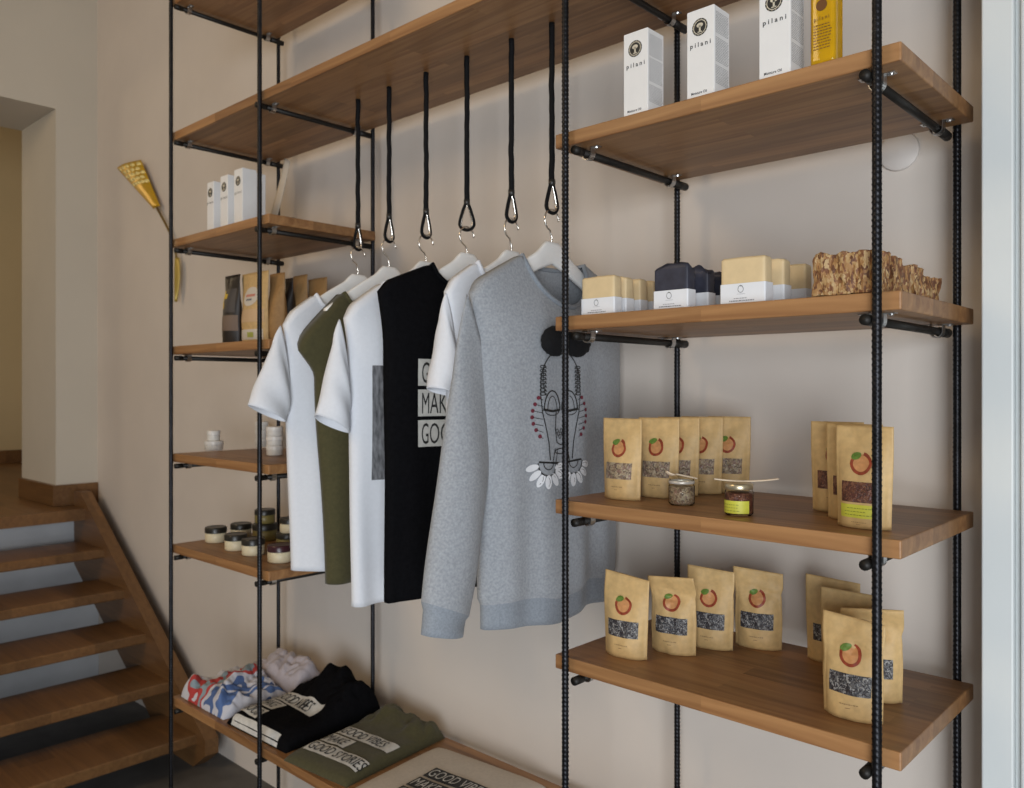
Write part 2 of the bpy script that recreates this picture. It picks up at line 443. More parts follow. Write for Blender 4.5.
# ------------------------------------------------------------------ straps and hangers
HX = [-1.886, -1.748, -1.598, -1.448, -1.300, -1.178]
HY = 1.39
order = ['leftmost', 'second', 'third', 'fourth', 'fifth', 'rightmost']
over = ['the first white tee', 'the olive tee', 'the photo print tee', 'the black tee', 'the mostly hidden white tee', 'the grey sweatshirt']
loopz = [atX(358, 249, HX[0]).z, atX(390, 241, HX[1]).z, atX(427, 237, HX[2]).z, atX(467, 229, HX[3]).z, atX(512, 221, HX[4]).z, atX(552, 212, HX[5]).z]
looprot = [.95, .9, .85, .05, .75, .65]      # loop planes seen more or less edge on
for i, x in enumerate(HX):
    t = thing('hanging_strap', 'black cord strap with a loop, %s, above %s' % (order[i], over[i]), 'strap', (x, HY, ZLONG-T-.0006), 0, 'cord straps under the long shelf')
    zb = loopz[i]-(ZLONG-T); zt = zb+.062
    # teardrop loop in its own plane
    base = TH+looprot[i]*1.15
    e = Vector((math.cos(base), math.sin(base), 0))
    tear = []
    for k in range(22):
        a = 2*PI*k/22-PI/2
        w = .0145*math.cos(a)*(1-.55*max(0, math.sin(a)))
        tear.append(e*w+Vector((0, 0, zb+.0145+(math.sin(a)*.0145 if math.sin(a) < 0 else math.sin(a)*.046))))
    b = MB()
    n = 26
    b.tube([(nz(i*3+k*.35)*.0022, nz(9+i*3+k*.35)*.0022, lerp(0, zt-.002, k/n)) for k in range(n+1)], lambda q: .0066+.0003*math.sin(q*160), 10)
    b.tube([Vector((p.x*1.22, p.y*1.22, (p.z-zb-.02)*1.1+zb+.02)) for p in tear], .0042, 8, closed=True)
    b.build('cord', ROPE, t)
    b = MB(); b.tube([(0, 0, zt-.004), (0, 0, zt+.010)], .0078, 12); b.build('ferrule', mat('ferrule_grey', (.06, .058, .055), .4, .7), t)
    b = MB(); b.tube(tear, .0030, 8, closed=True); b.build('thimble', CHROME, t)

def hanger_parts(t, zhook, yaw):
    """local: x across, front -y, origin at neck top"""
    b = MB()
    # hook: up from the neck, round the loop
    R = .0235; zc = zhook-.004-R*0+.0   # underside of loop sits in the hook
    pts = [(0, 0, -.006), (0, 0, .006)]
    c = Vector((0, 0, zhook+.0015-R+.004))
    for k in range(26):
        a = -PI*.5+.25-(-PI*1.42)*k/25*1.0
        pts.append((-(c.x+R*math.cos(a)), 0, c.z+R*math.sin(a)))
    pts = [(0, 0, -.006), (0, 0, .004)]+[(0.0, 0, .010)]+pts[2:]
    b.tube(pts, .0021, 8)
    b.lathe([(.0001, pts[-1][2]-.003)], seg=4) if False else None
    b.build('hook', CHROME, t)
    b = MB()
    half = .205
    up, lo = [], []
    UPT = [(0, 0), (.024, -.0005), (.033, -.011), (.046, -.024), (.10, -.055), (.15, -.088), (.205, -.126)]
    LOT = [(0, -.050), (.05, -.068), (.10, -.093), (.15, -.118), (.205, -.146)]
    N = 40
    for k in range(N+1):
        x = -half+2*half*k/N; a = abs(x)
        up.append((x, interp(UPT, a))); lo.append((x, interp(LOT, a)))
    th = .0075
    rows = []
    for (xx, zu), (_, zl) in zip(up, lo):
        hh = (zu-zl)/2; zc_ = (zu+zl)/2
        ring = []
        for q in range(12):
            a = 2*PI*q/12
            cy, cz = math.cos(a), math.sin(a)
            ring.append(Vector((xx, math.copysign(abs(cy)**.6, cy)*th, zc_+math.copysign(abs(cz)**.6, cz)*hh)))
        rows.append(b.verts(ring))
    for r0, r1 in zip(rows, rows[1:]):
        for q in range(12): b.face([r0[q], r0[(q+1) % 12], r1[(q+1) % 12], r1[q]])
    b.face(rows[0][::-1]); b.face(rows[-1])
    b.build('shoulder_arms', HANGW, t)
    b = MB(); b.tube([(-half*.95, 0, -.145), (half*.95, 0, -.145)], .0055, 10); b.build('trouser_bar', HANGW, t)

NECKZ = [1.818, 1.826, 1.824, 1.829, 1.818, 1.823]
YAW = [PI/2+.0, PI/2+.02, PI/2-.02, PI/2+.01, PI/2+.03, PI/2+.0]
for i, x in enumerate(HX):
    t = thing('clothes_hanger', 'white clothes hanger with a chrome hook inside %s' % over[i], 'hanger', (x, HY, NECKZ[i]), YAW[i], 'white hangers on the straps')
    hanger_parts(t, loopz[i]-NECKZ[i], YAW[i])

# ------------------------------------------------------------------ garments
class Garment:
    def __init__(g, W=.205, chest=.23, hem=.235, L=.79, neck=.122, nd=.062, thick=.05, seed=0, wave=.010, slope=.53, arm=(.02, .3), ridge=0., zn=-.042):
        g.__dict__.update(locals()); del g.__dict__['g']
    def top(g, x, nd):
        a = abs(x)
        if a < g.neck: return g.zn-nd*(1-(a/g.neck)**2)**.6
        return g.zn-g.slope*(a-g.neck)-.014*sstep(.86, 1, a/g.W)
    def front(g, x, z, off=0., side=-1):
        """point on the front panel at across x and height z (z<0)"""
        r = min(1, max(0, -z/g.L)); w = g.width(r); s = max(-1, min(1, x/w))
        return Vector((x, side*(g.T(r, s)+off)+g.fold(x, r), z))
    def width(g, r):
        return lerp(g.W, g.chest, sstep(g.arm[0], g.arm[1], r)) + (g.hem-g.chest)*sstep(.3, 1, r)
    def T(g, r, s):
        if abs(s) >= 1: return .0075
        p = (1-abs(s)**2.6)**.7
        if g.ridge:
            q = 1-abs(s+.30)/(1.30 if s > -.30 else .70)
            p = lerp(p, 1.25*max(0, q)**.8*(1-.25*max(0, q)**4)+.02, g.ridge*sstep(.30, .8, r))
        return .0075+g.thick*sstep(0, .30, r)*p
    def fold(g, x, r):
        k = sstep(.12, .9, r)
        return g.wave*k*(math.sin(x*34+g.seed*1.7+r*1.5)+.6*math.sin(x*61+g.seed*2.9-r*2.2)) + .006*k*nz(x*7+g.seed, r*3)
    def body(g, b, m=0, hem_m=None, nu=44, nv=44):
        sn = g.neck/g.W
        def surf(side, nd):
            def f(u, v):
                # finer columns near the neck
                s = -1+2*u; r = v
                z = lerp(g.top(s*g.W, nd), -g.L, r)
                rr = -z/g.L
                w = g.width(rr); x = s*w
                hemw = .004*math.sin(x*22+g.seed)*v
                if hem_m is not None and v > .925: w *= .975
                x = s*w
                return Vector((x, side*g.T(rr, s)*(.86 if hem_m is not None and v > .925 else 1)+g.fold(x, rr), z+hemw))
            return f
        mm = m if hem_m is None else (lambda u, v: hem_m if v > .925 else m)
        A = b.grid(surf(-1, g.nd), nu, nv, mm); B = b.grid(surf(1, .018), nu, nv, mm)
        for i in range(nu):
            s = -1+2*(i+.5)/nu
            if abs(s) > sn: b.face([A[0][i], B[0][i], B[0][i+1], A[0][i+1]], m)
        for j in range(nv):
            m2 = mm(.5, (j+.5)/nv) if callable(mm) else mm
            for e in (0, -1): b.face([A[j][e], A[j+1][e], B[j+1][e], B[j][e]], m2)
    def sleeve(g, b, sx, O0, I0, O1, I1, yoff0=0, yoff1=0, th0=.035, th1=.03, m=0, n=26, bow=0., cuff=None):
        O0, I0, O1, I1 = (Vector(q) for q in (O0, I0, O1, I1))
        def f(u, v):
            t = v; a = 2*PI*u
            O = O0.lerp(O1, t)+Vector((bow*math.sin(PI*t), 0)); I = I0.lerp(I1, t)+Vector((bow*.7*math.sin(PI*t), 0))
            if t > .0:
                # shoulder rounding
                O = O+Vector((.004*math.sin(min(1, t*4)*PI), 0))
            c = (O+I)/2; h = (O-I)/2
            th = lerp(th0, th1, sstep(0, .45, t))
            if cuff and t > cuff: th *= .86; h = h*.90
            ca, sa = math.cos(a), math.sin(a)
            p2 = c+h*ca
            y = th*sa*(1-.15*abs(ca))+lerp(yoff0, yoff1, t)+.004*math.sin(t*9+g.seed+u*9)*t + .006*nz(t*4*g.L+g.seed, u*3)*t
            return Vector((sx*p2.x, y, p2.y))
        b.grid(f, 22, n, (lambda u, v: 1 if (cuff and v > cuff) else m), closed_u=True)
def finish(o, th=.0016):
    md = o.modifiers.new('cloth', 'SOLIDIFY'); md.thickness = th; md.offset = -1
    return o

def tee_thing(i, label, g, mt, sleeve, cat='t-shirt', name='t_shirt'):
    t = thing(name, label, cat, (HX[i], HY, NECKZ[i]), YAW[i], 'garments on the white hangers')
    b = MB(); g.body(b); finish(b.build('body', mt, t))
    if sleeve:
        O1, I1 = sleeve
        for sx in (-1, 1):
            b = MB()
            zs = g.top(g.W, 0)
            g.sleeve(b, sx, (g.W-.006, zs-.002), (g.W-.035, zs-.185), O1, I1, th0=.014, th1=.036)
            finish(b.build('sleeve', mt, t))
    # collar rib following the neckline
    b = MB(); sn = g.neck
    def ring(nd, side):
        out = []
        for k in range(25):
            x = -sn+2*sn*k/24
            z = g.top(x*.9999, nd)
            p = g.front(x, z, .001, side); out.append(Vector((p.x, p.y, z)))
        return out
    b.tube(ring(g.nd, -1)+ring(.018, 1)[::-1][1:-1], .0055, 8, closed=True)
    b.build('collar', mt, t)
    return t

g1 = Garment(W=.25, chest=.225, hem=.205, L=.795, seed=1, thick=.038, wave=.007, slope=.66, neck=.145, zn=-.070)
tee_thing(0, 'plain white t-shirt hanging leftmost, beside the left shelves', g1, TEEW, ((.336, -.359), (.228, -.405)))
g2 = Garment(W=.292, chest=.232, hem=.205, L=.81, seed=2, thick=.038, wave=.007, slope=1.0, arm=(.25, .37), neck=.158, zn=-.086)
tee_thing(1, 'olive green t-shirt hanging between two white t-shirts', g2, TEEO, None)
g3 = Garment(W=.268, chest=.235, hem=.235, L=.83, seed=3, slope=.62, neck=.145, zn=-.070)
t3 = tee_thing(2, 'white t-shirt with a dark photo print, hanging between the olive and black ones', g3, TEEW, ((.322, -.384), (.240, -.428)))
b = MB(); b.patch(lambda x, z: g3.front(x, z, .003), -.195, .13, -.54, -.27, 0, 16, 12)
b.build('photo_print', PRINTG, t3)
g4 = Garment(W=.28, chest=.252, hem=.245, L=.80, seed=4, slope=.38, thick=.045)
t4 = tee_thing(3, 'black sleeveless t-shirt with grey lettering blocks on the chest', g4, TEEB, None)
def slogan(t, surf, x0, ztop, h, gap, widths, lines, bgm, inkm, xs=.62, name='slogan_print'):
    b = MB()
    for k, (ln, wd) in enumerate(zip(lines, widths)):
        z1 = ztop-k*(h+gap); z0 = z1-h
        b.patch(lambda x, z: surf(x, z, .0022), x0, x0+wd, z0, z1, 0, 14, 4)
        b.text(ln, h*1.12, lambda x, y: surf(x0+h*.13+x, z0+h*.11+y, .0034), 1, xs=xs, bold=0.)
    return b.build(name, [bgm, inkm], t, recalc=False)
slogan(t4, g4.front, -.188, 1.566-NECKZ[3], .060, .0085, [.33, .20, .36], ['GOOD VIBES', 'MAKE', 'GOOD STORIES'], PRINTW, INK, xs=.46)
g5 = Garment(W=.217, chest=.20, hem=.20, L=.72, seed=5, thick=.028, wave=.004, slope=.60)
tee_thing(4, 'white t-shirt hanging directly behind the grey sweatshirt, mostly hidden', g5, TEEW, ((.252, -.316), (.190, -.335)))

# grey sweatshirt
g6 = Garment(W=.262, chest=.235, hem=.222, L=.812, neck=.105, nd=.105, seed=6, thick=.062, wave=.007, slope=.50, ridge=.75)
t6 = thing('sweatshirt', 'grey melange sweatshirt with pompom face print, hanging frontmost on the right', 'sweatshirt', (HX[5], HY, NECKZ[5]), YAW[5], 'garments on the white hangers')
b = MB(); g6.body(b, 0, 1, 48, 54); finish(b.build('body', [TEEG, RIBG], t6))
for sx in (-1, 1):
    b = MB()
    zs = g6.top(g6.W, 0)
    g6.sleeve(b, sx, (g6.W-.002, zs-.002), (g6.W-.085, -.40), (.400, -.775) if sx < 0 else (.258, -.77), (.288 if sx < 0 else .185, -.80), yoff0=0 if sx < 0 else .012, yoff1=-.024 if sx < 0 else .055, th0=.013, th1=.038, n=44, bow=.006, cuff=.92)
    finish(b.build('sleeve', [TEEG, RIBG], t6))
b = MB()
def ring6(nd, side):
    out = []
    for k in range(33):
        x = -g6.neck+2*g6.neck*k/32
        z = g6.top(x*.9999, nd)
        p = g6.front(x, z, .001, side); out.append(Vector((p.x, p.y if abs(x) < g6.neck*.98 else side*.007, z)))
    return out
b.tube(ring6(g6.nd, -1)+ring6(.018, 1)[::-1][1:-1], .0055, 8, closed=True)
b.build('collar', RIBG, t6)
# drawn print: outline ovals, arches, dots, tassel fans
PX = -.054
S6 = lambda x, z: g6.front(PX+x*.93, -.232+(z+.215)*.80, .0028)
b = MB()
def arc(cx, cz, rx, rz, a0, a1, n=22): return [(cx+rx*math.cos(lerp(a0, a1, k/n)), cz+rz*math.sin(lerp(a0, a1, k/n))) for k in range(n+1)]
zc = 1.5-NECKZ[5]
z0 = -.215
b.stroke(S6, arc(0, z0-.10, .062, .085, PI*.97, PI*.03, 30), .0030)
for sx in (-1, 1):
    b.stroke(S6, [(sx*.062, z0-.092), (sx*.063, z0-.13), (sx*.058, z0-.175), (sx*.048, z0-.215), (sx*.040, z0-.255), (sx*.036, z0-.30)], .0026)
    b.stroke(S6, [(sx*.054, z0-.06), (sx*.056, z0-.10), (sx*.050, z0-.13)], .0018)
    for k in range(8):
        zz = z0-.058-.010*k
        b.stroke(S6, arc(sx*.056, zz, .009, .0035, 0, 2*PI, 8), .0022)
        b.stroke(S6, [(sx*.045, zz-.004), (sx*.052, zz)], .0018)
    b.stroke(S6, arc(sx*.028, z0-.170, .025, .050, PI, 0, 18), .0034)
    b.stroke(S6, arc(sx*.028, z0-.170, .015, .036, PI, 0, 14), .0020)
    b.stroke(S6, [(sx*.056, z0-.168), (sx*.028, z0-.173), (sx*.003, z0-.170)], .0062)
    b.stroke(S6, arc(sx*.028, z0-.172, .022, .012, PI, 2*PI, 12), .0020)
b.stroke(S6, [(-.016, z0-.175), (-.019, z0-.22), (-.014, z0-.255), (0, z0-.262), (.014, z0-.255), (.019, z0-.22), (.016, z0-.175)], .0026)
b.stroke(S6, arc(0, z0-.278, .020, .007, 0, 2*PI, 16), .0024)
for k in range(7): b.stroke(S6, arc(-.013+.0045*k, z0-.225-.007*(k % 3), .004, .006, 0, 2*PI, 8), .0018)
for sx in (-1, 1):
    b.stroke(S6, [(sx*.008, z0-.309), (sx*.066, z0-.303)], .0048)
    b.stroke(S6, arc(sx*.040, z0-.306, .028, .034, PI, 2*PI, 16), .0034)
    b.stroke(S6, arc(sx*.040, z0-.306, .014, .018, PI, 2*PI, 12), .0022)
    b.stroke(S6, [(sx*.020, z0-.27), (sx*.028, z0-.305)], .0024)
    b.stroke(S6, [(sx*.012, z0-.275), (sx*.022, z0-.33)], .0020)
    for k in range(7):
        dx = .060+.026*math.sin(PI*(k+.8)/7.2); zz = z0-.138-.0165*k
        b.disc(S6, sx*dx, zz, .0052, .0052, 1, 10, 1)
        b.stroke(S6, [(sx*.056, zz-.006), (sx*dx, zz)], .0014)
    for k in range(7):
        a = PI+PI*(k+.5)/7
        cx, cz = sx*.040+.045*math.cos(a), z0-.306+.050*math.sin(a)
        b.disc(S6, cx, cz, .0185, .0088, 2, 14, 1, rot=a)
        b.stroke(S6, [(cx+(lerp(-1, 1, q/10))*.012*math.cos(a)-.004*math.sin(a)*math.sin(PI*q/10), cz+(lerp(-1, 1, q/10))*.012*math.sin(a)+.004*math.cos(a)*math.sin(PI*q/10)) for q in range(11)], .0011)
b.build('line_print', [INK, MAROON, mat('petal_white', (.78, .79, .82), .8)], t6, recalc=False)
for sx in (-1, 1):
    b = MB(); c = S6(sx*.036, z0+.008)+Vector((0, -.016, 0))
    def pf(u, v):
        a, q = 2*PI*u, PI*v
        d = Vector((math.sin(q)*math.cos(a), math.sin(q)*math.sin(a), math.cos(q)))
        r = .034*(1+.07*nz(d.x*6+sx, d.y*6, d.z*6)+.06*nz(d.x*17, d.y*17, d.z*17+sx))
        return c+Vector((d.x*r*1.12, d.y*r*.62, d.z*r*.92))
    b.grid(pf, 30, 20, 0, closed_u=True); b.build('pompom', POM, t6, weld=.0003)

# ------------------------------------------------------------------ kraft pouches
PW, PH = .084, .154
def pouch(label, cat='pouch', fill=TEA, paper=KRAFT, top_bend=0., tilt=0., pinch=0., seed=0, sticker=False, emblem=True, loc=(0, 0, 0), rz=0., group=None, name='kraft_pouch', scale=1., wide=1.04):
    t = thing(name, label, cat, loc, rz, group)
    BEL = [(0, .0175), (.12, .0205), (.35, .0185), (.55, .013), (.75, .0065), (.88, .0016), (1, .0014)]
    def pos(u, v, side, off=0.):
        e = max(0, 1-(abs(u)/.93)**2.6)**.8 if abs(u) < .93 else 0
        be = interp(BEL, v)*scale
        x = u*PW/2*wide*lerp(.93, 1., sstep(.0, .8, v))*(1-.055*abs(pinch)*math.exp(-((v-.60)/.17)**2))*scale
        y = be*e*(1 if side < 0 else .75)+.0008
        y += (.0022+.0014*abs(pinch))*nz(u*2.2+seed*3.1, v*5+seed)*e+.0022*abs(pinch)*nz(u*5+seed, v*13+seed*2.)*e*sstep(.45, .65, v)*(1-sstep(.84, .9, v))
        y += .0017*math.sin(v*46+u*4+seed)*e*sstep(.55, .7, v)*(1-sstep(.8, .86, v))
        z = v*PH*scale
        if side < 0 and v < .12: z -= 0
        p = Vector((x, side*(y+off), z))
        k = sstep(.62, 1., v)
        p.y += -top_bend*k*k*(1+.5*u*tilt)
        p.z += (-abs(top_bend)*.35*k)+tilt*.008*u*k
        if pinch: 
            kk = math.exp(-((v-.70)/.05)**2)
            p.x *= 1-.05*abs(pinch)*kk; p.y += pinch*.004*kk*math.sin(u*2.4+1)
        return p
    b = MB()
    U = lambda u: -1+2*u
    def uu(u): q = -1+2*u; return math.copysign(abs(q)**.8, q)
    A = b.grid(lambda u, v: pos(uu(u), v, -1), 22, 26); B = b.grid(lambda u, v: pos(uu(u), v, 1), 22, 26)
    for i in range(22):
        b.face([A[0][i], A[0][i+1], B[0][i+1], B[0][i]]); b.face([A[-1][i], A[-1][i+1], B[-1][i+1], B[-1][i]])
    for j in range(26):
        for e in (0, -1): b.face([A[j][e], A[j+1][e], B[j+1][e], B[j][e]])
    b.build('pouch_body', paper, t)
    S = lambda u, v: pos(u, v, -1, .0006)
    b = MB()
    def wf(u, v):
        q = -.70+1.40*u
        return pos(q, lerp(.255-.012*(1-q*q)*0, .455, v), -1, .0005)
    b.grid(wf, 16, 6); b.build('window', fill, t, recalc=False)
    if emblem:
        F = lambda x, y: pos(x/(PW/2*scale), .635+y/(PH*scale), -1, .0007+.0)
        F2 = lambda x, y: pos(x/(PW/2*scale), .635+y/(PH*scale), -1, .0011)
        r = .0175*scale
        b = MB()
        b.disc(F, 0.0005, -.0006, r*.74, r*.80, 0, 26, 3)
        b.disc(F2, 0, 0, r*.90, r*1.0, 1, 34, 1, a0=math.radians(75), a1=math.radians(-205), rin=.72)
        b.disc(F2, -r*.42, r*.62, r*.48, r*.30, 2, 18, 2, rot=math.radians(28))
        b.build('emblem', [PEACH, RINGRED, LEAFG], t, recalc=False)
    b = MB()
    Fp = lambda x, y: pos(x/(PW/2*scale), y/(PH*scale), -1, .0009)
    rr = random.Random(seed)
    if sticker:
        b2 = MB(); b2.patch(Fp, -.031*scale, .026*scale, .016, .036, 0, 12, 4)
        for row, (xa, xb) in enumerate(((-.018, .018), (-.022, .012), (-.022, .02))):
            x = xa
            while x < xb:
                w = rr.uniform(.002, .005)
                b2.patch(lambda X, Y: pos(X/(PW/2*scale), Y/(PH*scale), -1, .0013), x, x+w, .031-.005*row-.0011, .031-.005*row, 1, 1, 1); x += w+.0012
        b2.build('sticker', [YSTICK, mat('olive_ink', (.20, .22, .03), .6)], t, recalc=False)
    x = -.012*scale
    while x < .012*scale:
        w = rr.uniform(.0012, .003); b.patch(Fp, x, x+w, .024 if not sticker else .009, .0252 if not sticker else .0098, 0, 1, 1); x += w+.0011
    b.patch(Fp, -.004, .003, .0185 if not sticker else .006, .0194 if not sticker else .0066, 0, 2, 1)
    b.build('lettering', BROWNINK, t, recalc=False)
    return t
def P(x, y, z): return (x, y, z)
Z3, Z4 = LEV[2]+.0008, LEV[3]+.0008
gA = 'kraft pouches on the third right shelf'
pouch('kraft pouch with pale flakes, leftmost in the row on the jar shelf', fill=FLAKE, loc=(-.925, 1.300, Z3), rz=.02, group=gA, seed=1)
pouch('kraft pouch with pale flakes, second from left behind the small spoon jar', fill=FLAKE, loc=(-.890, 1.372, Z3), rz=.10, group=gA, seed=2)
pouch('kraft pouch with pale flakes, middle of the five on the jar shelf', fill=FLAKE, loc=(-.881, 1.430, Z3), rz=.16, group=gA, seed=3)
pouch('kraft pouch with pale flakes, fourth from left on the jar shelf', fill=FLAKE, loc=(-.861, 1.486, Z3), rz=.18, group=gA, seed=4)
pouch('kraft pouch with pale flakes, rightmost of the five, near the back wall', fill=FLAKE, loc=(-.826, 1.533, Z3), rz=.22, group=gA, seed=5)
pouch('kraft pouch with red-brown tea and a yellow sticker below its window', fill=REDTEA, loc=(-.466, 1.284, Z3), rz=-.05, group=gA, seed=6, sticker=True)
pouch('kraft pouch directly behind the one with the yellow sticker', fill=REDTEA, loc=(-.505, 1.348, Z3), rz=.06, group=gA, seed=7)
pouch('rearmost kraft pouch behind the yellow sticker pouch', fill=REDTEA, loc=(-.561, 1.420, Z3), rz=.12, group=gA, seed=8)
gB = 'kraft pouches on the lowest right shelf'
pouch('kraft pouch of dark tea at the left end of the lowest right shelf', loc=(-.912, 1.294, Z4), rz=.10, group=gB, seed=11, tilt=-.6, top_bend=-.004, wide=1.14)
pouch('kraft pouch of dark tea with a creased top, second from left on lowest shelf', loc=(-.858, 1.375, Z4), rz=.18, group=gB, seed=12, top_bend=.018, tilt=.5, pinch=1., wide=1.14)
pouch('kraft pouch of dark tea, third from left on the lowest right shelf', paper=KRAFT, loc=(-.822, 1.452, Z4), rz=.16, group=gB, seed=13, tilt=-.3, pinch=.5, wide=1.14)
pouch('kraft pouch of dark tea near the wall, fourth from left on lowest shelf', loc=(-.753, 1.515, Z4), rz=.22, group=gB, seed=14, tilt=-.4, pinch=1., top_bend=.006, wide=1.14)
pouch('kraft pouch of dark tea standing foremost right, beside the front post', loc=(-.486, 1.292, Z4), rz=.03, group=gB, seed=15, pinch=1., tilt=-.5, top_bend=-.004, wide=1.14)
pouch('kraft pouch with a bent top right behind the foremost one', loc=(-.492, 1.392, Z4), rz=.24, group=gB, seed=16, top_bend=.014, tilt=.6, pinch=1., wide=1.14)
pouch('kraft pouch third back in the right hand cluster on the lowest shelf', loc=(-.552, 1.452, Z4), rz=.18, group=gB, seed=17, tilt=-.3, wide=1.14)
pouch('rearmost kraft pouch of the right hand cluster on the lowest shelf', loc=(-.612, 1.528, Z4), rz=.20, group=gB, seed=18, tilt=-.5, wide=1.14)

# ------------------------------------------------------------------ jars and spoons on the third right shelf
def spoon(label, loc, rz, L=.11, pitch=0., bowl=True):
    b = MB()
    def prof(t):
        if not bowl: return .0032+.0012*abs(2*t-1)
        if t < .30: return .0115*math.sin(PI*min(1, (t+.02)/.36))**.7+.001
        return lerp(.0032, .0042, (t-.3)/.7)
    n = 36
    def f(u, v):
        t = v; w = prof(t); a = 2*PI*u
        x = (t-.5)*L; dz = -.0035*math.sin(PI*min(1, t/.34)) if bowl and t < .34 else .004*(abs(2*t-1))**2*(0 if bowl else 1)
        return Vector((x, w*math.cos(a), .0016*math.sin(a)+dz+(.0022*math.cos(a)**2 if bowl and t < .32 else 0)))
    rows = b.grid(f, 12, n, 0, closed_u=True); b.face(rows[0][::-1]); b.face(rows[-1])
    o = b.build('wooden_spoon', BIRCH); o.location = loc; o.rotation_euler = (0, pitch, rz)
    return tag(o, label, 'spoon', 'wooden spoons on the jars')
def glass_jar(label, loc, r, h, fill, lid, yellow):
    t = thing('glass_jar', label, 'jar', loc, .3, 'small glass jars with spoons')
    b = MB()
    b.lathe([(.0002, 0), (r*.90, 0), (r, .003), (r, h*.74), (r*.93, h*.80), (r*.93, h)], seg=30, cap=False)
    b.build('jar_glass', GLASS, t)
    b = MB(); b.lathe([(.0002, .0015), (r*.86, .0015), (r*.965, .0045), (r*.965, h*.70), (r*.7, h*.735), (.0002, h*.74)], seg=30, cap=False); b.build('contents', fill, t)
    if lid:
        b = MB(); b.lathe([(r*.97, h*.83), (r*.99, h*.84), (r*.99, h*.985), (r*.93, h*1.01), (.0002, h*1.012)], seg=30, cap=False); b.build('lid', LIDM, t)
    else:
        b = MB(); b.lathe([(r*.94, h*.83), (r*1.0, h*.84), (r*1.0, h*.93), (r*.94, h*.95)], seg=30, cap=False); b.build('rim', mat('rim_pale', (.58, .54, .48), .3, .3), t)
    if yellow:
        b = MB()
        F = lambda x, z, o=.0006: Vector(((r+o)*math.cos(x/r-2.1), (r+o)*math.sin(x/r-2.1), z))
        b.patch(F, -.034, .034, .004, .025, 0, 24, 2)
        rr = random.Random(4)
        for row in range(3):
            x = -.012
            while x < .014:
                w = rr.uniform(.002, .005); b.patch(lambda a, z: F(a, z, .001), x, x+w, .019-.005*row-.001, .019-.005*row, 1, 1, 1); x += w+.0012
        b.build('label_band', [YSTICK, mat('olive_ink', (.20, .22, .03), .6)], t, recalc=False)
    return t
glass_jar('small glass jar of pale flakes with a wooden spoon on top', (-.802, 1.312, Z3), .0235, .046, FLAKE, False, False)
glass_jar('small glass jar with yellow label and tin lid at the shelf front', (-.667, 1.272, Z3), .0235, .052, REDTEA, True, True)
cr = Vector((_c, _s, 0))
spoon('short wooden spoon lying across the small jar of pale flakes', (-.800, 1.308, Z3+.0535), TH+.25, .062, .22)
pj = Vector((-.667, 1.272, Z3+.0575))+cr*.012
spoon('thin wooden stick lying on the lid of the yellow label jar', (pj.x, pj.y, pj.z-.0018), TH, .108, 0, False)

# ------------------------------------------------------------------ soaps and bark blocks on the second right shelf
Z2 = LEV[1]+.0008
def soap(label, loc, w, d, h, m1, m2, bumpy, seed, labelled=True, lab_h=.43, group=None):
    t = thing('soap_bar', label, 'soap', loc, 0, group)
    b = MB()
    def f(u, v):
        a = 2*PI*u
        ca, sa = math.cos(a), math.sin(a)
        k = .22
        x = math.copysign(abs(ca)**k, ca)*w/2; y = math.copysign(abs(sa)**k, sa)*d/2
        z = h*v
        if v > .95: z += bumpy*(.8*nz(x*55+seed, y*60)+.55*(1-abs(2*x/w))-.15)
        e = .0025*(sstep(.0, .03, v)*(1-sstep(.96, 1., v))-1)
        return Vector((x*(1+e/w*2), y*(1+e/d*2), z))
    rows = b.grid(f, 48, 24, (lambda u, v: 0), closed_u=True)
    # top surface
    c = b.verts([(0, 0, h+bumpy*.45)])[0]
    mid = []
    for vtx in rows[-1]:
        q = vtx.co; mid.append(b.bm.verts.new((q.x*.55, q.y*.55, h+bumpy*(.8*nz(q.x*.55*55+seed, q.y*33)+.4))))
    n = len(mid)
    for i in range(n):
        b.face([rows[-1][i], rows[-1][(i+1) % n], mid[(i+1) % n], mid[i]], 1); b.face([mid[i], mid[(i+1) % n], c], 1)
    b.face(rows[0][::-1])
    b.build('bar', [m1, m2], t, auto=.9)
    if labelled:
        b = MB()
        hh = h*lab_h; ww, dd = w/2+.0008, d/2+.0008
        loop = [(-ww+.002, -dd), (ww-.002, -dd), (ww, -dd+.002), (ww, dd-.002), (ww-.002, dd), (-ww+.002, dd), (-ww, dd-.002), (-ww, -dd+.002)]
        A = b.verts([(x, y, 0.0005) for x, y in loop]); B = b.verts([(x, y, hh) for x, y in loop])
        for i in range(8): b.face([A[i], A[(i+1) % 8], B[(i+1) % 8], B[i]], 0)
        F = lambda x, z: Vector((x, -dd-.0005, z))
        # drop shaped mark with a little line below, then two lines of small print
        b.stroke(F, arc(-.002, hh*.70, .0048, .0052, PI*.75, PI*2.6, 16), .0009, 1)
        b.stroke(F, [(-.006, hh*.83), (-.002, hh*.90), (.001, hh*.85)], .0009, 1)
        b.stroke(F, [(-.009, hh*.46), (.006, hh*.46)], .0006, 2)
        rr = random.Random(seed)
        for zz, xa, xb in ((.22, -.014, .008), (.10, -.022, .020)):
            x = xa
            while x < xb:
                q = rr.uniform(.0015, .004); b.patch(F, x, x+q, hh*zz, hh*zz+.0016, 1 if zz == .10 else 2, 1, 1); x += q+.001
        b.build('paper_band', [LABELW, INKG, mat('faint_ink', (.38, .38, .40), .6)], t, smooth=False, recalc=False)
    return t
gs = 'soaps on the second right shelf'
ys = [1.240, 1.275, 1.318, 1.360]
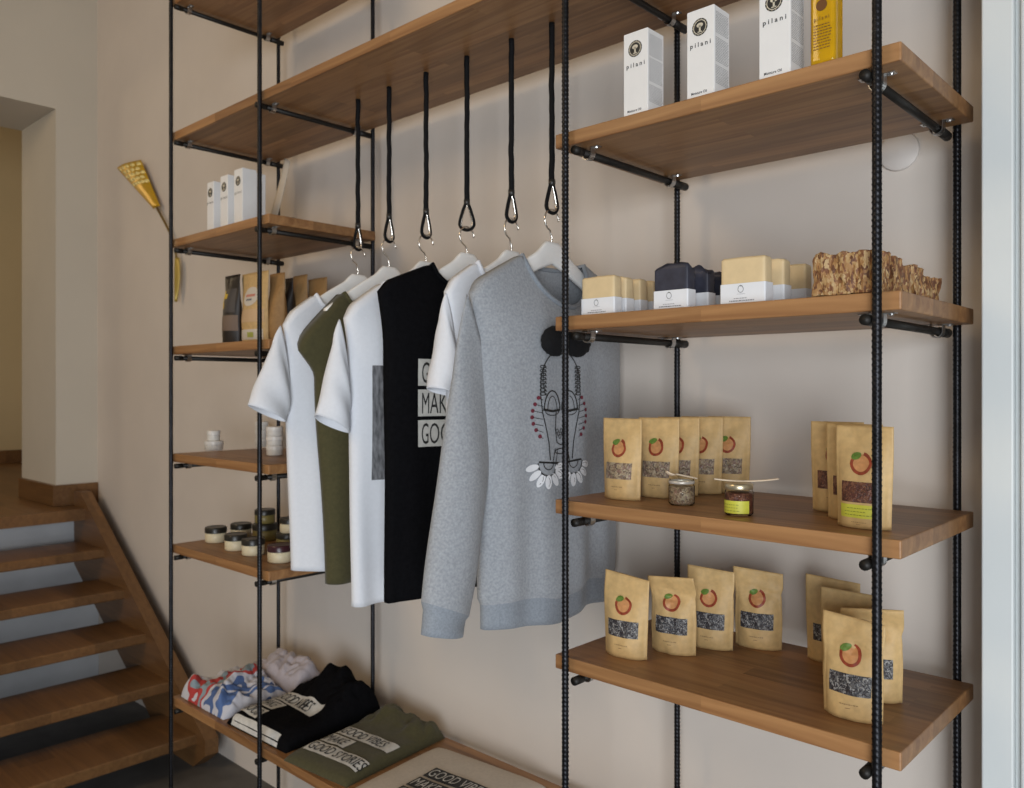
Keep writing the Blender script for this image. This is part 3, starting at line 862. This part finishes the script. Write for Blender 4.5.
for k, y in enumerate(ys):
    soap(['cream soap bar with white band at the left end of the soap shelf', 'cream soap bar second in the left row, behind the foremost',
          'cream soap bar third back in the left row of soaps', 'cream soap bar last in the left row of soaps'][k], (-.930+.002*k, y, Z2), .076, .026 if k else .024, .070, SOAPY, SOAPYE, .003, 20+k, group=gs)
for k, y in enumerate([1.241, 1.298, 1.342]):
    soap(['dark charcoal soap bar with white band, foremost of the dark ones', 'dark charcoal soap bar standing behind the foremost dark one', 'rearmost dark charcoal soap bar'][k],
         (-.773+.006*k, y, Z2), .068, .026, .074-.004*k, SOAPD, SOAPD, .012, 30+k, group=gs)
for k, y in enumerate([1.241, 1.300, 1.375]):
    soap(['cream soap bar with white band right of the dark soaps', 'cream soap bar second in the right hand row', 'cream soap bar rearmost of the right hand row'][k],
         (-.638+.004*k, y, Z2), .078, .028, .0745, SOAPY, SOAPYE, .002, 40+k, group=gs)
def bark(label, loc, rz, w, d, h, seed):
    b = MB()
    def f(u, v):
        # sphere-ish param mapped to a rough brick
        a, q = 2*PI*u, PI*v
        dd = Vector((math.sin(q)*math.cos(a), math.sin(q)*math.sin(a), math.cos(q)))
        m = max(abs(dd.x), abs(dd.y), abs(dd.z)); dd = dd/m
        p = Vector((dd.x*w/2, dd.y*d/2, dd.z*h/2))
        k = .0026*nz(p.x*170+seed, p.y*170, p.z*70)+.0042*nz(p.x*60+seed, p.y*60, p.z*22)-.0030*max(0, nz(p.x*120+seed, p.y*120, p.z*30+5)-.15)*3
        n = Vector((dd.x**5, dd.y**5, dd.z**5))
        p += n*k
        p.z = max(p.z, -h/2)
        return p+Vector((0, 0, h/2))
    b.grid(f, 96, 64, 0, closed_u=True)
    o = b.build('bark_block', BARK, weld=.0002, smooth=False); o.location = loc; o.rotation_euler = (0, 0, rz)
    return tag(o, label, 'block', 'rough bark blocks')
bark('widest bark-textured brown block at the front edge of the soap shelf', (-.470, 1.2395, Z2), .0, .096, .050, .062, 1)
bark('rough brown bark block second back, right behind the front post', (-.466, 1.290, Z2), .03, .094, .040, .057, 2)
bark('rough brown bark block third back with a pale side', (-.468, 1.336, Z2), -.03, .090, .036, .050, 3)
bark('rough brown bark block fourth back on the soap shelf', (-.465, 1.386, Z2), .05, .094, .050, .054, 4)
bark('rough brown bark block fifth back on the soap shelf', (-.468, 1.442, Z2), .0, .090, .040, .046, 5)
bark('thin rough bark block rearmost, beside the back post', (-.466, 1.490, Z2), .02, .088, .034, .045, 6)

# ------------------------------------------------------------------ cartons and bottle on the top right shelf
Z1 = LEV[0]+.0008
def mark(b, F, r, mi, mw):
    b.disc(F, 0, 0, r, r, mi, 28, 2)
    F2 = lambda x, y: F(x, y)+Vector((0, -.0002, 0))
    b.disc(F2, 0, 0, r*.84, r*.84, mw, 28, 1, rin=.90)
    # pale goblet-like tree inside the dark disc
    b.disc(F2, 0, r*.22, r*.42, r*.26, mw, 16, 1)
    b.stroke(F2, [(0, r*.2), (0, -r*.55)], r*.22, mw)
    b.stroke(F2, [(-r*.28, -r*.55), (r*.28, -r*.55)], r*.12, mw)
    for k in range(14):
        a = 2*PI*k/14
        b.stroke(F2, [(r*.90*math.cos(a), r*.90*math.sin(a)), (r*.97*math.cos(a), r*.97*math.sin(a))], r*.09, mw)
def carton(label, loc, rz, w=.0515, d=.050, h=.146, seed=0, group=None, bottom='Moisture Oil', detail=True):
    t = thing('carton', label, 'box', loc, rz, group)
    b = MB(); b.box((-w/2, -d/2, 0), (w/2, d/2, h), bev=.0007, seg=1)
    b.box((-w/2+.001, -d/2+.0005, h-.0004), (w/2-.001, d/2-.001, h+.0006))
    b.build('box_body', WHITE, t, smooth=False)
    F = lambda x, z: Vector((x, -d/2-.0004, z))
    b = MB()
    mark(b, lambda x, z: F(x-.001, h*.795+z), .0145, 0, 1)
    b.text('pilani', .0108, lambda x, y: F(x, h*.575+y), 0, xs=1.05, align='CENTER', space=1.55, bold=.0002)
    b.text(bottom, .0060, lambda x, y: F(x-w*.34, h*.035+y), 0, xs=.95, bold=.0001)
    if detail:
        G = lambda y, z: Vector((w/2+.0004, y, z))
        rr = random.Random(seed)
        for (za, zb_) in ((.93, .68), (.64, .36), (.32, .12)):
            z = h*za
            while z > h*zb_:
                y = -d*.42
                while y < d*.38:
                    q = rr.uniform(.001, .0035); b.patch(G, y, min(y+q, d*.42), z, z+.0008, 2, 1, 1); y += q+.0009
                z -= .0026
    b.build('printing', [INK, mat('mark_cream', (.62, .56, .44), .6), INKG], t, smooth=False, recalc=False)
    return t
gc = 'white cartons on the top right shelf'
carton('white carton with round dark emblem, leftmost on the top right shelf', (-.838, 1.243, Z1), .0, seed=1, group=gc)
carton('white carton with round dark emblem, middle of three on top right shelf', (-.7085, 1.243, Z1), .0, h=.1455, seed=2, group=gc)
carton('white carton beside the amber bottle, its top cut off by the picture', (-.5785, 1.243, Z1), .0, h=.146, seed=3, group=gc)
t = thing('oil_bottle', 'amber yellow glass bottle with dark printed lettering, right of the white cartons', 'bottle', (-.505, 1.2385, Z1), .0)
b = MB()
def bf(u, v):
    a = 2*PI*u; ca, sa = math.cos(a), math.sin(a); k = .35
    PR = [(0, 0, .0), (.01, .9, .0), (.03, 1, .003), (.62, 1, .11), (.70, .96, .118), (.78, .45, .128), (.80, .42, .145), (1, .42, .150)]
    for (v0, r0, z0), (v1, r1, z1) in zip(PR, PR[1:]):
        if v <= v1:
            q = (v-v0)/(v1-v0); r = lerp(r0, r1, q); z = lerp(z0, z1, q); break
    kk = k if r > .6 else .8
    return Vector((math.copysign(abs(ca)**kk, ca)*.0195*r, math.copysign(abs(sa)**kk, sa)*.0185*r, z))
b.grid(bf, 44, 50, 0, closed_u=True); b.build('bottle_glass', AMBER, t, weld=.0001)
b = MB(); b.lathe([(.0005, .151), (.0095, .151), (.0095, .172), (.008, .174), (.0005, .174)], seg=24, cap=False); b.build('bottle_cap', LIDD, t, auto=.6)
b = MB(); F = lambda x, z: Vector((x, -.0192, z))
b.disc(lambda x, z: F(x, z+.088), 0, 0, .0085, .0085, 0, 24, 1)
b.text('pilani', .0085, lambda x, y: F(x, .066+y), 0, align='CENTER', space=1.3)
b.text('Argan Oil', .0058, lambda x, y: F(x, .0545+y), 0, align='CENTER') if False else None
rr = random.Random(3)
for row in range(9):
    z = .058-.0044*row; x = -.0125
    while x < .011:
        q = rr.uniform(.002, .005); b.patch(F, x, x+q, z, z+.0013, 0, 1, 1); x += q+.001
b.stroke(F, [(-.016, .02), (-.016, .105)], .0009, 0)
b.stroke(F, [(-.016, .105), (.013, .105)], .0009, 0)
b.build('printing', mat('bottle_ink', (.13, .05, .012), .5), t, smooth=False, recalc=False)

# ------------------------------------------------------------------ left unit: cartons, card, pot
gl = 'small white cartons on the left shelves'
for k, (px, lab) in enumerate(((211.5, 'white carton with dark round emblem, leftmost on the left unit'), (225, 'white carton with dark round emblem, middle of the left unit row'), (239, 'white carton with dark round emblem, third in the left unit row'))):
    q = atY(px, 220, 1.245+.004*k)
    carton(lab, (q.x-.001*(1-k), q.y+.02, Z1), .0, w=[.042, .046, .050][k], d=.046, h=[.158, .165, .172][k], seed=50+k, group=gl, detail=False)
q = atY(250, 215, 1.30)
carton('plain side of a white carton, rightmost of the row on the left unit', (q.x+.02, 1.305, Z1), .0, w=.046, d=.046, h=.165, seed=59, group=gl, detail=False)
b = MB()
def cf(u, v):
    x = lerp(-.016, .016, u)*(1-.35*v); return Vector((x+.034*v, .010*math.sin(v*2.2)+.05*v, .262*v*(1-.04*u)))
b.grid(cf, 4, 12); o = b.build('leaflet', mat('leaflet_paper', (.56, .49, .40), .7, 0, .06, 30)); finish(o, .002)
q = atY(268, 212, 1.40); o.location = (q.x, 1.40, Z1+.002); o.rotation_euler = (0, 0, TH-.35)
tag(o, 'tall pale paper leaflet leaning behind the rear post on the left unit', 'leaflet')
def pot(label, loc, r=.024, h=.030, group=None):
    t = thing('cream_pot', label, 'pot', loc, 0, group)
    b = MB(); b.lathe([(.0003, 0), (r*.95, 0), (r, .002), (r, h*.55)], seg=24, cap=False); b.build('pot_base', POTW, t)
    b = MB(); b.lathe([(r, h*.56), (r*1.05, h*.58), (r*1.05, h*.96), (r*1.0, h), (.0003, h)], seg=24, cap=False); b.build('pot_lid', mat('pot_lid_white', (.76, .74, .71), .35), t, auto=.7)
    return t
q = atY(266.5, 214, 1.40)
pot('small white pot standing beside the leaning leaflet on the left unit', (q.x, 1.40, Z1), .026, .05)

# left unit second row: coffee pouches
def big_pouch(label, px0, px1, top, y, paper, seed, extra=None, group='large pouches on the left unit'):
    a = atY(px0, 341, y); c = atY(px1, 341, y)
    w = (c.x-a.x)*.93; h = atY((px0+px1)/2, top-3, y).z-Z2
    t = thing('large_pouch', label, 'pouch', ((a.x+c.x)/2-.022, y+.025, Z2), 0, group)
    def pos(u, v, side, off=0):
        be = interp([(0, .026), (.3, .030), (.6, .022), (.85, .006), (1, .002)], v)
        e = max(0, 1-abs(u)**2.4)
        x = u*w/2*(1-.05*math.sin(v*3.1)); k = sstep(.6, 1, v)
        return Vector((x+.012*k*nz(seed)*2, side*(be*e+.001+off)+.006*k*nz(seed+4)+.002*nz(u*2+seed, v*5), h*v-.006*k*u*nz(seed*7.)))
    b = MB()
    A = b.grid(lambda u, v: pos(-1+2*u, v, -1), 16, 20); B = b.grid(lambda u, v: pos(-1+2*u, v, 1), 16, 20)
    for i in range(16):
        b.face([A[0][i], A[0][i+1], B[0][i+1], B[0][i]]); b.face([A[-1][i], A[-1][i+1], B[-1][i+1], B[-1][i]])
    for j in range(20):
        for e in (0, -1): b.face([A[j][e], A[j+1][e], B[j+1][e], B[j][e]])
    b.build('pouch_body', paper, t)
    if extra: extra(t, pos, w, h)
    return t
def ex_black(t, pos, w, h):
    b = MB(); S = lambda u, v: pos(u, v, -1, .001)
    b.patch(S, -.95, .95, .20, .42, 0, 8, 4)
    b.patch(S, -.5, .8, .46, .80, 2, 6, 4)
    S2 = lambda u, v: pos(u, v, -1, .002)
    for (ua, ub, va, vb) in ((-.6, -.35, .58, .78), (-.35, .0, .66, .73), (-.5, -.2, .52, .60)): b.patch(S2, ua, ub, va, vb, 1, 3, 3)
    b.build('front_label', [mat('label_taupe', (.16, .11, .08), .6), mat('label_yellow', (.62, .42, .02), .5), mat('label_slate', (.055, .05, .05), .5)], t, recalc=False)
def ex_kraft(t, pos, w, h):
    b = MB(); S = lambda u, v: pos(u, v, -1, .001)
    b.disc(S, .05, .66, .55, .135, 0, 26, 2)
    b.patch(S, -.7, .9, .30, .48, 1, 8, 3); b.patch(S, -.6, .85, .06, .20, 0, 8, 3)
    S2 = lambda u, v: pos(u, v, -1, .002)
    b.patch(S2, -.25, .4, .655, .69, 2, 4, 1); b.patch(S2, -.15, .25, .60, .625, 3, 4, 1); b.patch(S2, .05, .45, .09, .16, 4, 4, 2)
    b.build('front_label', [mat('label_pale', (.60, .54, .46), .6), mat('label_sand', (.56, .38, .22), .6), mat('label_pink', (.55, .22, .16), .6), INKG, mat('label_green', (.35, .36, .08), .6)], t, recalc=False)
big_pouch('tall black pouch with a yellow mark at the left of the pouch row', 221, 237, 277, 1.30, BLACKPOUCH, 1, ex_black)
big_pouch('tan kraft pouch with round pale label beside the black pouch', 238, 266, 274, 1.315, KRAFT, 2, ex_kraft)
big_pouch('brown kraft pouch in the middle of the left unit row', 266, 282, 275, 1.35, KRAFTD, 3)
big_pouch('narrow black pouch behind the rear post of the left unit', 282, 290, 280, 1.40, BLACKPOUCH, 4)
big_pouch('brown kraft pouch just above the first tee shoulder', 290, 305, 277, 1.44, KRAFTD, 5)
big_pouch('brown kraft pouch at the right end of the left unit row', 305, 325, 280, 1.47, KRAFTD, 6)

# third row: white pots
gp = 'little white pots on the left unit'
q = atZ(214, 450, Z3)
pot('little white pot with wide lid under another pot, left on the left unit', (q.x, q.y, Z3), .030, .032, gp)
pot('little white pot stacked on top of a wider pot, left on the left unit', (q.x-.003, q.y, Z3+.0322), .021, .034, gp)
q = atZ(268, 445, Z3+.0)
for k in range(3): pot(['bottom white pot of the tall stack behind the post', 'middle white pot of the tall stack behind the post', 'top white pot of the tall stack behind the post'][k], (q.x+.06, q.y-.06, Z3+.0302*k), .023, .030, gp)
q = atZ(276, 455, Z3+.0)
for k in range(3): pot(['bottom white pot of the stack beside the first white tee', 'middle white pot of the stack beside the first white tee', 'top white pot of the stack beside the first white tee'][k], (q.x, q.y-.005, Z3+.0302*k), .025, .030, gp)
# fourth row: balm jars
def balm(label, loc, r=.034, h=.050, lidm=LIDD, fill=CREAM, group='balm jars on the left unit'):
    t = thing('balm_jar', label, 'jar', loc, 0, group)
    b = MB(); b.lathe([(.0003, 0), (r*.94, 0), (r, .003), (r, h*.58), (r*.94, h*.62)], seg=28, cap=False); b.build('jar_body', fill, t)
    b = MB(); b.lathe([(r*.99, h*.62), (r*1.03, h*.635), (r*1.03, h*.93), (r*.98, h*.985), (r*.90, h), (r*.86, h*.975), (.0003, h*.97)], seg=28, cap=False); b.build('lid', lidm, t, auto=.7)
    return t
LIDP = mat('plum_lid', (.045, .012, .018), .3, 0, .2, 40)
OLIVEF = mat('olive_balm', (.20, .16, .05), .4, 0, .1, 40)
def bl(px, py, label, z=Z4, **kw):
    q = atZ(px, py, Z4); return balm(label, (q.x-.016, q.y+.02, z), **kw)
bl(212.5, 543, 'cream balm jar with black lid, leftmost on the left unit')
bl(238, 539, 'cream balm jar with black lid at the back between two front ones')
bl(232.5, 551, 'cream balm jar with black lid, second in the front row')
bl(250, 556, 'cream balm jar with shiny black lid, third in the front row')
j = bl(277, 563, 'cream balm jar with plum lid, rightmost of the front row', lidm=LIDP, r=.036)
bl(262, 541, 'olive balm jar with black lid carrying a smaller jar', fill=OLIVEF, r=.040, h=.056)
q = atZ(262, 541, Z4); balm('olive balm jar standing on top of another jar', (q.x-.016, q.y+.02, Z4+.0565), r=.033, h=.046, fill=OLIVEF)
bl(285, 549, 'olive balm jar behind the plum lidded one', fill=OLIVEF, r=.036, h=.050)
q = atZ(285, 549, Z4); balm('cream balm jar stacked at the right, beside the first white tee', (q.x-.006, q.y+.02, Z4+.0505), r=.030, h=.046)

# ------------------------------------------------------------------ folded clothes on the bottom board
class Fold:
    def __init__(s, loc, rz, a, bb, hf): s.loc, s.rz, s.a, s.b, s.hf = loc, rz, a, bb, hf
    def top(s, x, y, off=0):
        return Vector((x, y, s.h(x, y)+off))
    def h(s, x, y):
        ex = max(0, 1-abs(x/s.a)**7)**.45; ey = max(0, 1-abs(y/s.b)**7)**.45
        return .001+s.hf(x, y)*ex*ey
    def mesh(s, n=64):
        b = MB()
        def warp(x, y):
            k = 1+.05*nz(x*8+s.a*50, y*8)
            return x*k, y*k
        def f(u, v):
            x, y = (-1+2*u), (-1+2*v)
            # denser near rim
            x = math.copysign(abs(x)**.7, x)*s.a; y = math.copysign(abs(y)**.7, y)*s.b
            return s.top(x, y)
        A = b.grid(f, n, n)
        B = [b.bm.verts.new((p.co.x, p.co.y, 0.0)) for p in (A[0]+[r[-1] for r in A[1:]]+A[-1][::-1][1:]+[r[0] for r in A[1:-1]][::-1])]
        rim = A[0]+[r[-1] for r in A[1:]]+A[-1][::-1][1:]+[r[0] for r in A[1:-1]][::-1]
        m = len(rim)
        for i in range(m): b.face([rim[i], B[i], B[(i+1) % m], rim[(i+1) % m]])
        b.face(B)
        return b
def folded(name, label, cat, F, mt, group='folded clothes on the bottom shelf'):
    t = thing(name, label, cat, F.loc, F.rz, group)
    F.mesh().build('cloth', mt, t)
    return t
# black tee: flat front, crumpled heap at the back
def wr(x, y, q): return .010*abs(nz(x*24+q, y*24))+.006*math.sin(x*70+y*40+5*nz(x*12, y*12+q))+.004*nz(x*60, y*60+q)
def hb(x, y):
    k = sstep(-.03, .12, y+.2*x)
    return .045+.004*nz(x*20, y*20)+k*(.030+.066*math.exp(-((x-.005)/.075)**2)+.034*math.exp(-((x-.115)/.030)**2)+1.5*wr(x, y, 2))
Fb = Fold((-2.165, 1.402, ZBOT+.0008), .03, .155, .172, hb)
tb = folded('folded_t_shirt', 'folded black t-shirt with white lettering blocks, heaped at the back', 't-shirt', Fb, TEEB)
def flat_slogan(t, F, blocks, bg, ink, xs=.6, rot=0.):
    b = MB(); cr_, sr_ = math.cos(rot), math.sin(rot)
    for (x0, y0, w, h, txt) in blocks:
        M = lambda x, y, o: F.top(x0+x*cr_-y*sr_, y0+x*sr_+y*cr_, o)
        b.patch(lambda x, y: M(x, y, .0025), 0, w, 0, h, 0, 20, 8)
        if txt: b.text(txt, h*1.02, lambda x, y: M(x+h*.10, y+h*.14, .0042), 1, xs=xs, bold=0.)
    b.build('slogan_print', [bg, ink], t, recalc=False)
flat_slogan(tb, Fb, [(-.135, -.030, .225, .052, 'GOOD VIBES'), (-.135, -.086, .10, .050, 'MAKE'), (-.135, -.142, .10, .046, 'GOOD'), ], PRINTWF, INK, .60, -.08)
b = MB(); b.patch(lambda x, y: Fb.top(x, -.172+y, .0028), -.13, .11, 0, .016, 0, 16, 3); b.build('hem_print', PRINTWF, tb, recalc=False)
# olive tee
def ho(x, y):
    k = sstep(.05, .15, y)
    return .030+.003*nz(x*22, y*22)+k*(.016+.018*math.exp(-((x+.03)/.05)**2)+.012*math.exp(-((x-.085)/.025)**2)+1.5*wr(x, y, 7))
Fo = Fold((-1.865, 1.405, ZBOT+.0008), .10, .125, .185, ho)
to = folded('folded_t_shirt', 'folded olive t-shirt with white lettering blocks lying in the middle', 't-shirt', Fo, TEEO)
flat_slogan(to, Fo, [(-.095, -.030, .205, .050, 'GOOD VIBES'), (-.095, -.088, .095, .050, 'MAKE'), (-.095, -.146, .210, .050, 'GOOD STORIES')], PRINTWF, INK, .58)
# cream tote
def ht(x, y): return .018+.002*nz(x*12, y*12)
Ft = Fold((-1.525, 1.395, ZBOT+.0008), .09, .185, .165, ht)
tt = folded('tote_bag', 'flat cream cotton tote bag with black lettering blocks at the picture bottom', 'bag', Ft, TOTE)
flat_slogan(tt, Ft, [(-.075, -.010, .205, .052, 'GOOD VIBES'), (-.075, -.070, .10, .052, 'MAKE'), (-.075, -.130, .225, .052, 'GOOD STORIES')], INK, PRINTWF, .58)
# patterned bundle at the left, in red white and blue
def pattern_cloth():
    m, t, bs = principled('patterned_cloth'); N, L = t.nodes.new, t.links.new
    tc = N('ShaderNodeTexCoord'); n0 = N('ShaderNodeTexNoise'); n0.inputs['Scale'].default_value = 16; n0.inputs['Detail'].default_value = 1
    L(tc.outputs['Object'], n0.inputs['Vector'])
    sx = N('ShaderNodeSeparateXYZ'); L(tc.outputs['Object'], sx.inputs[0])
    m1 = N('ShaderNodeMath'); m1.operation = 'MULTIPLY_ADD'; m1.inputs[1].default_value = 3.4; m1.inputs[2].default_value = .18
    L(sx.outputs[0], m1.inputs[0])
    m2 = N('ShaderNodeMath'); m2.operation = 'MULTIPLY_ADD'; m2.inputs[1].default_value = .62
    L(n0.outputs['Fac'], m2.inputs[0]); L(m1.outputs[0], m2.inputs[2])
    rp = N('ShaderNodeValToRGB'); rp.color_ramp.interpolation = 'CONSTANT'
    cs = [(0, (.60, .60, .64)), (.22, (.46, .05, .045)), (.34, (.26, .33, .37)), (.44, (.46, .05, .045)), (.52, (.60, .60, .66)), (.64, (.08, .14, .32)), (.74, (.58, .58, .64)), (.80, (.09, .16, .36)), (.92, (.58, .58, .64))]
    e = rp.color_ramp.elements
    while len(e) < len(cs): e.new(.5)
    for i, (p_, c) in enumerate(cs): e[i].position = p_; e[i].color = (*c, 1)
    L(m2.outputs[0], rp.inputs[0]); L(rp.outputs[0], bs.inputs['Base Color']); bs.inputs['Roughness'].default_value = .9
    return m
def hp(x, y): return .062-.12*x*(x > 0)+.014*math.sin(x*30+y*15+1)+1.6*wr(x, y, 3)
Fp_ = Fold((-2.485, 1.345, ZBOT+.0008), .0, .140, .115, hp)
t = folded('folded_scarf', 'red, white and blue patterned cloth bundle at the left end of the bottom shelf', 'scarf', Fp_, pattern_cloth())
def hq(x, y): return .082+.010*math.sin(y*38+x*8)+1.3*wr(x, y, 5)
Fq = Fold((-2.470, 1.524, ZBOT+.0008), .0, .146, .058, hq)
t = folded('folded_shirt', 'pale lilac white folded shirt lying behind the patterned bundle', 'shirt', Fq, LILAC)

# ------------------------------------------------------------------ brass flower ornament on the left wall
t = thing('wall_ornament', 'yellow brass flower ornament with dotted bloom on the wall by the stairs', 'ornament', (0, 0, 0))
YO = WALL-.03
A_, B_, C_ = atY(117, 168, YO), atY(141, 160, YO), atY(157, 208, YO)
C0, C1 = atY(154, 209, YO), atY(160, 206, YO)
b = MB()
def of(u, v):
    top = A_.lerp(B_, u); bot = C0.lerp(C1, u); k = v
    p = top.lerp(bot, k); wdt = (1-k)
    p = Vector(p); p.y -= .016*math.sin(PI*u)*(.25+.75*wdt)
    return p
b.grid(of, 14, 20, 0)
for row in range(5):
    for k in range(5-(row % 2)):
        u0 = (k+.5+(.5 if row % 2 else 0))/5; v0 = .07+.095*row
        if u0 > .97: continue
        du, dv = .072/(1-v0*.80), .040
        b.grid(lambda a, c: of(u0+du*c*math.cos(2*PI*a), v0+dv*c*math.sin(2*PI*a))+Vector((0, -.004*(1-c*.5), 0)), 10, 2, 1)
o = b.build('bloom', [GOLD, GOLDB], t, recalc=False); finish(o, .002)
b = MB(); pts = [C_, atY(164, 221, YO), atY(170, 233, YO), atY(175, 248, YO), atY(177, 262, YO)]
b.tube(pts, .0055, 8); b.build('stem', mat('stem_brass', (.22, .14, .04), .45, .5), t)
b = MB(); La, Lb = atY(177.5, 258, YO), atY(177, 302, YO)
def lf(u, v):
    p = La.lerp(Lb, v); w = .026*math.sin(PI*min(1, v*.75+.22))
    return Vector((p.x+(u-.5)*2*w, p.y-.012*math.sin(PI*u), p.z))
b.grid(lf, 8, 14); o = b.build('leaf', mat('leaf_brass', (.42, .30, .07), .4, .3), t); finish(o, .002)

# ------------------------------------------------------------------ light
w = bpy.data.worlds.new('World'); SC.world = w; w.use_nodes = True
bg = w.node_tree.nodes['Background']; bg.inputs[0].default_value = (1.0, .90, .78, 1); bg.inputs[1].default_value = .165
def area(name, loc, target, sx, sy, energy, col):
    l = bpy.data.lights.new(name, 'AREA'); l.shape = 'RECTANGLE'; l.size = sx; l.size_y = sy; l.energy = energy; l.color = col
    o = bpy.data.objects.new(name, l); COL.objects.link(o); o.location = loc
    o.rotation_euler = (Vector(target)-Vector(loc)).to_track_quat('-Z', 'Y').to_euler()
    return o
area('daylight_window', (1.9, -2.2, 1.25), (-.9, 1.6, 1.3), 2.2, 1.8, 142, (.89, .945, 1.0))
area('floor_bounce_fill', (.7, -.5, .06), (-.6, 1.6, 1.7), 1.7, 1.0, 24, (.86, .94, 1.0))  # added low area lamp, stands in for daylight bounced up off sunlit ground
area('warm_room_lamp', (-2.6, -1.8, 3.5), (-2.8, 1.0, 1.4), 1.2, 1.2, 38, (1.0, .73, .43))
hl = bpy.data.lights.new('hall_lamp', 'POINT'); hl.energy = 17; hl.color = (1, .80, .52); hl.shadow_soft_size = .2
ho_ = bpy.data.objects.new('hall_lamp', hl); COL.objects.link(ho_); ho_.location = (-6.2, .4, 2.7)

# ------------------------------------------------------------------ camera
cd = bpy.data.cameras.new('camera'); cam = bpy.data.objects.new('camera', cd); COL.objects.link(cam)
cam.location = (0, 0, CZ); cam.rotation_euler = (PI/2, 0, TH)
cd.sensor_width = 36; cd.lens = FPX/1024*36; cd.shift_y = -(394-CY)/1024
cd.clip_start = .05
cd.dof.use_dof = True; cd.dof.focus_distance = 1.35; cd.dof.aperture_fstop = 7.1
SC.camera = cam
SC.view_settings.view_transform = 'Standard'; SC.view_settings.look = 'None'
SC.view_settings.exposure = 0.; SC.view_settings.gamma = 1.; SC.view_settings.use_curve_mapping = False
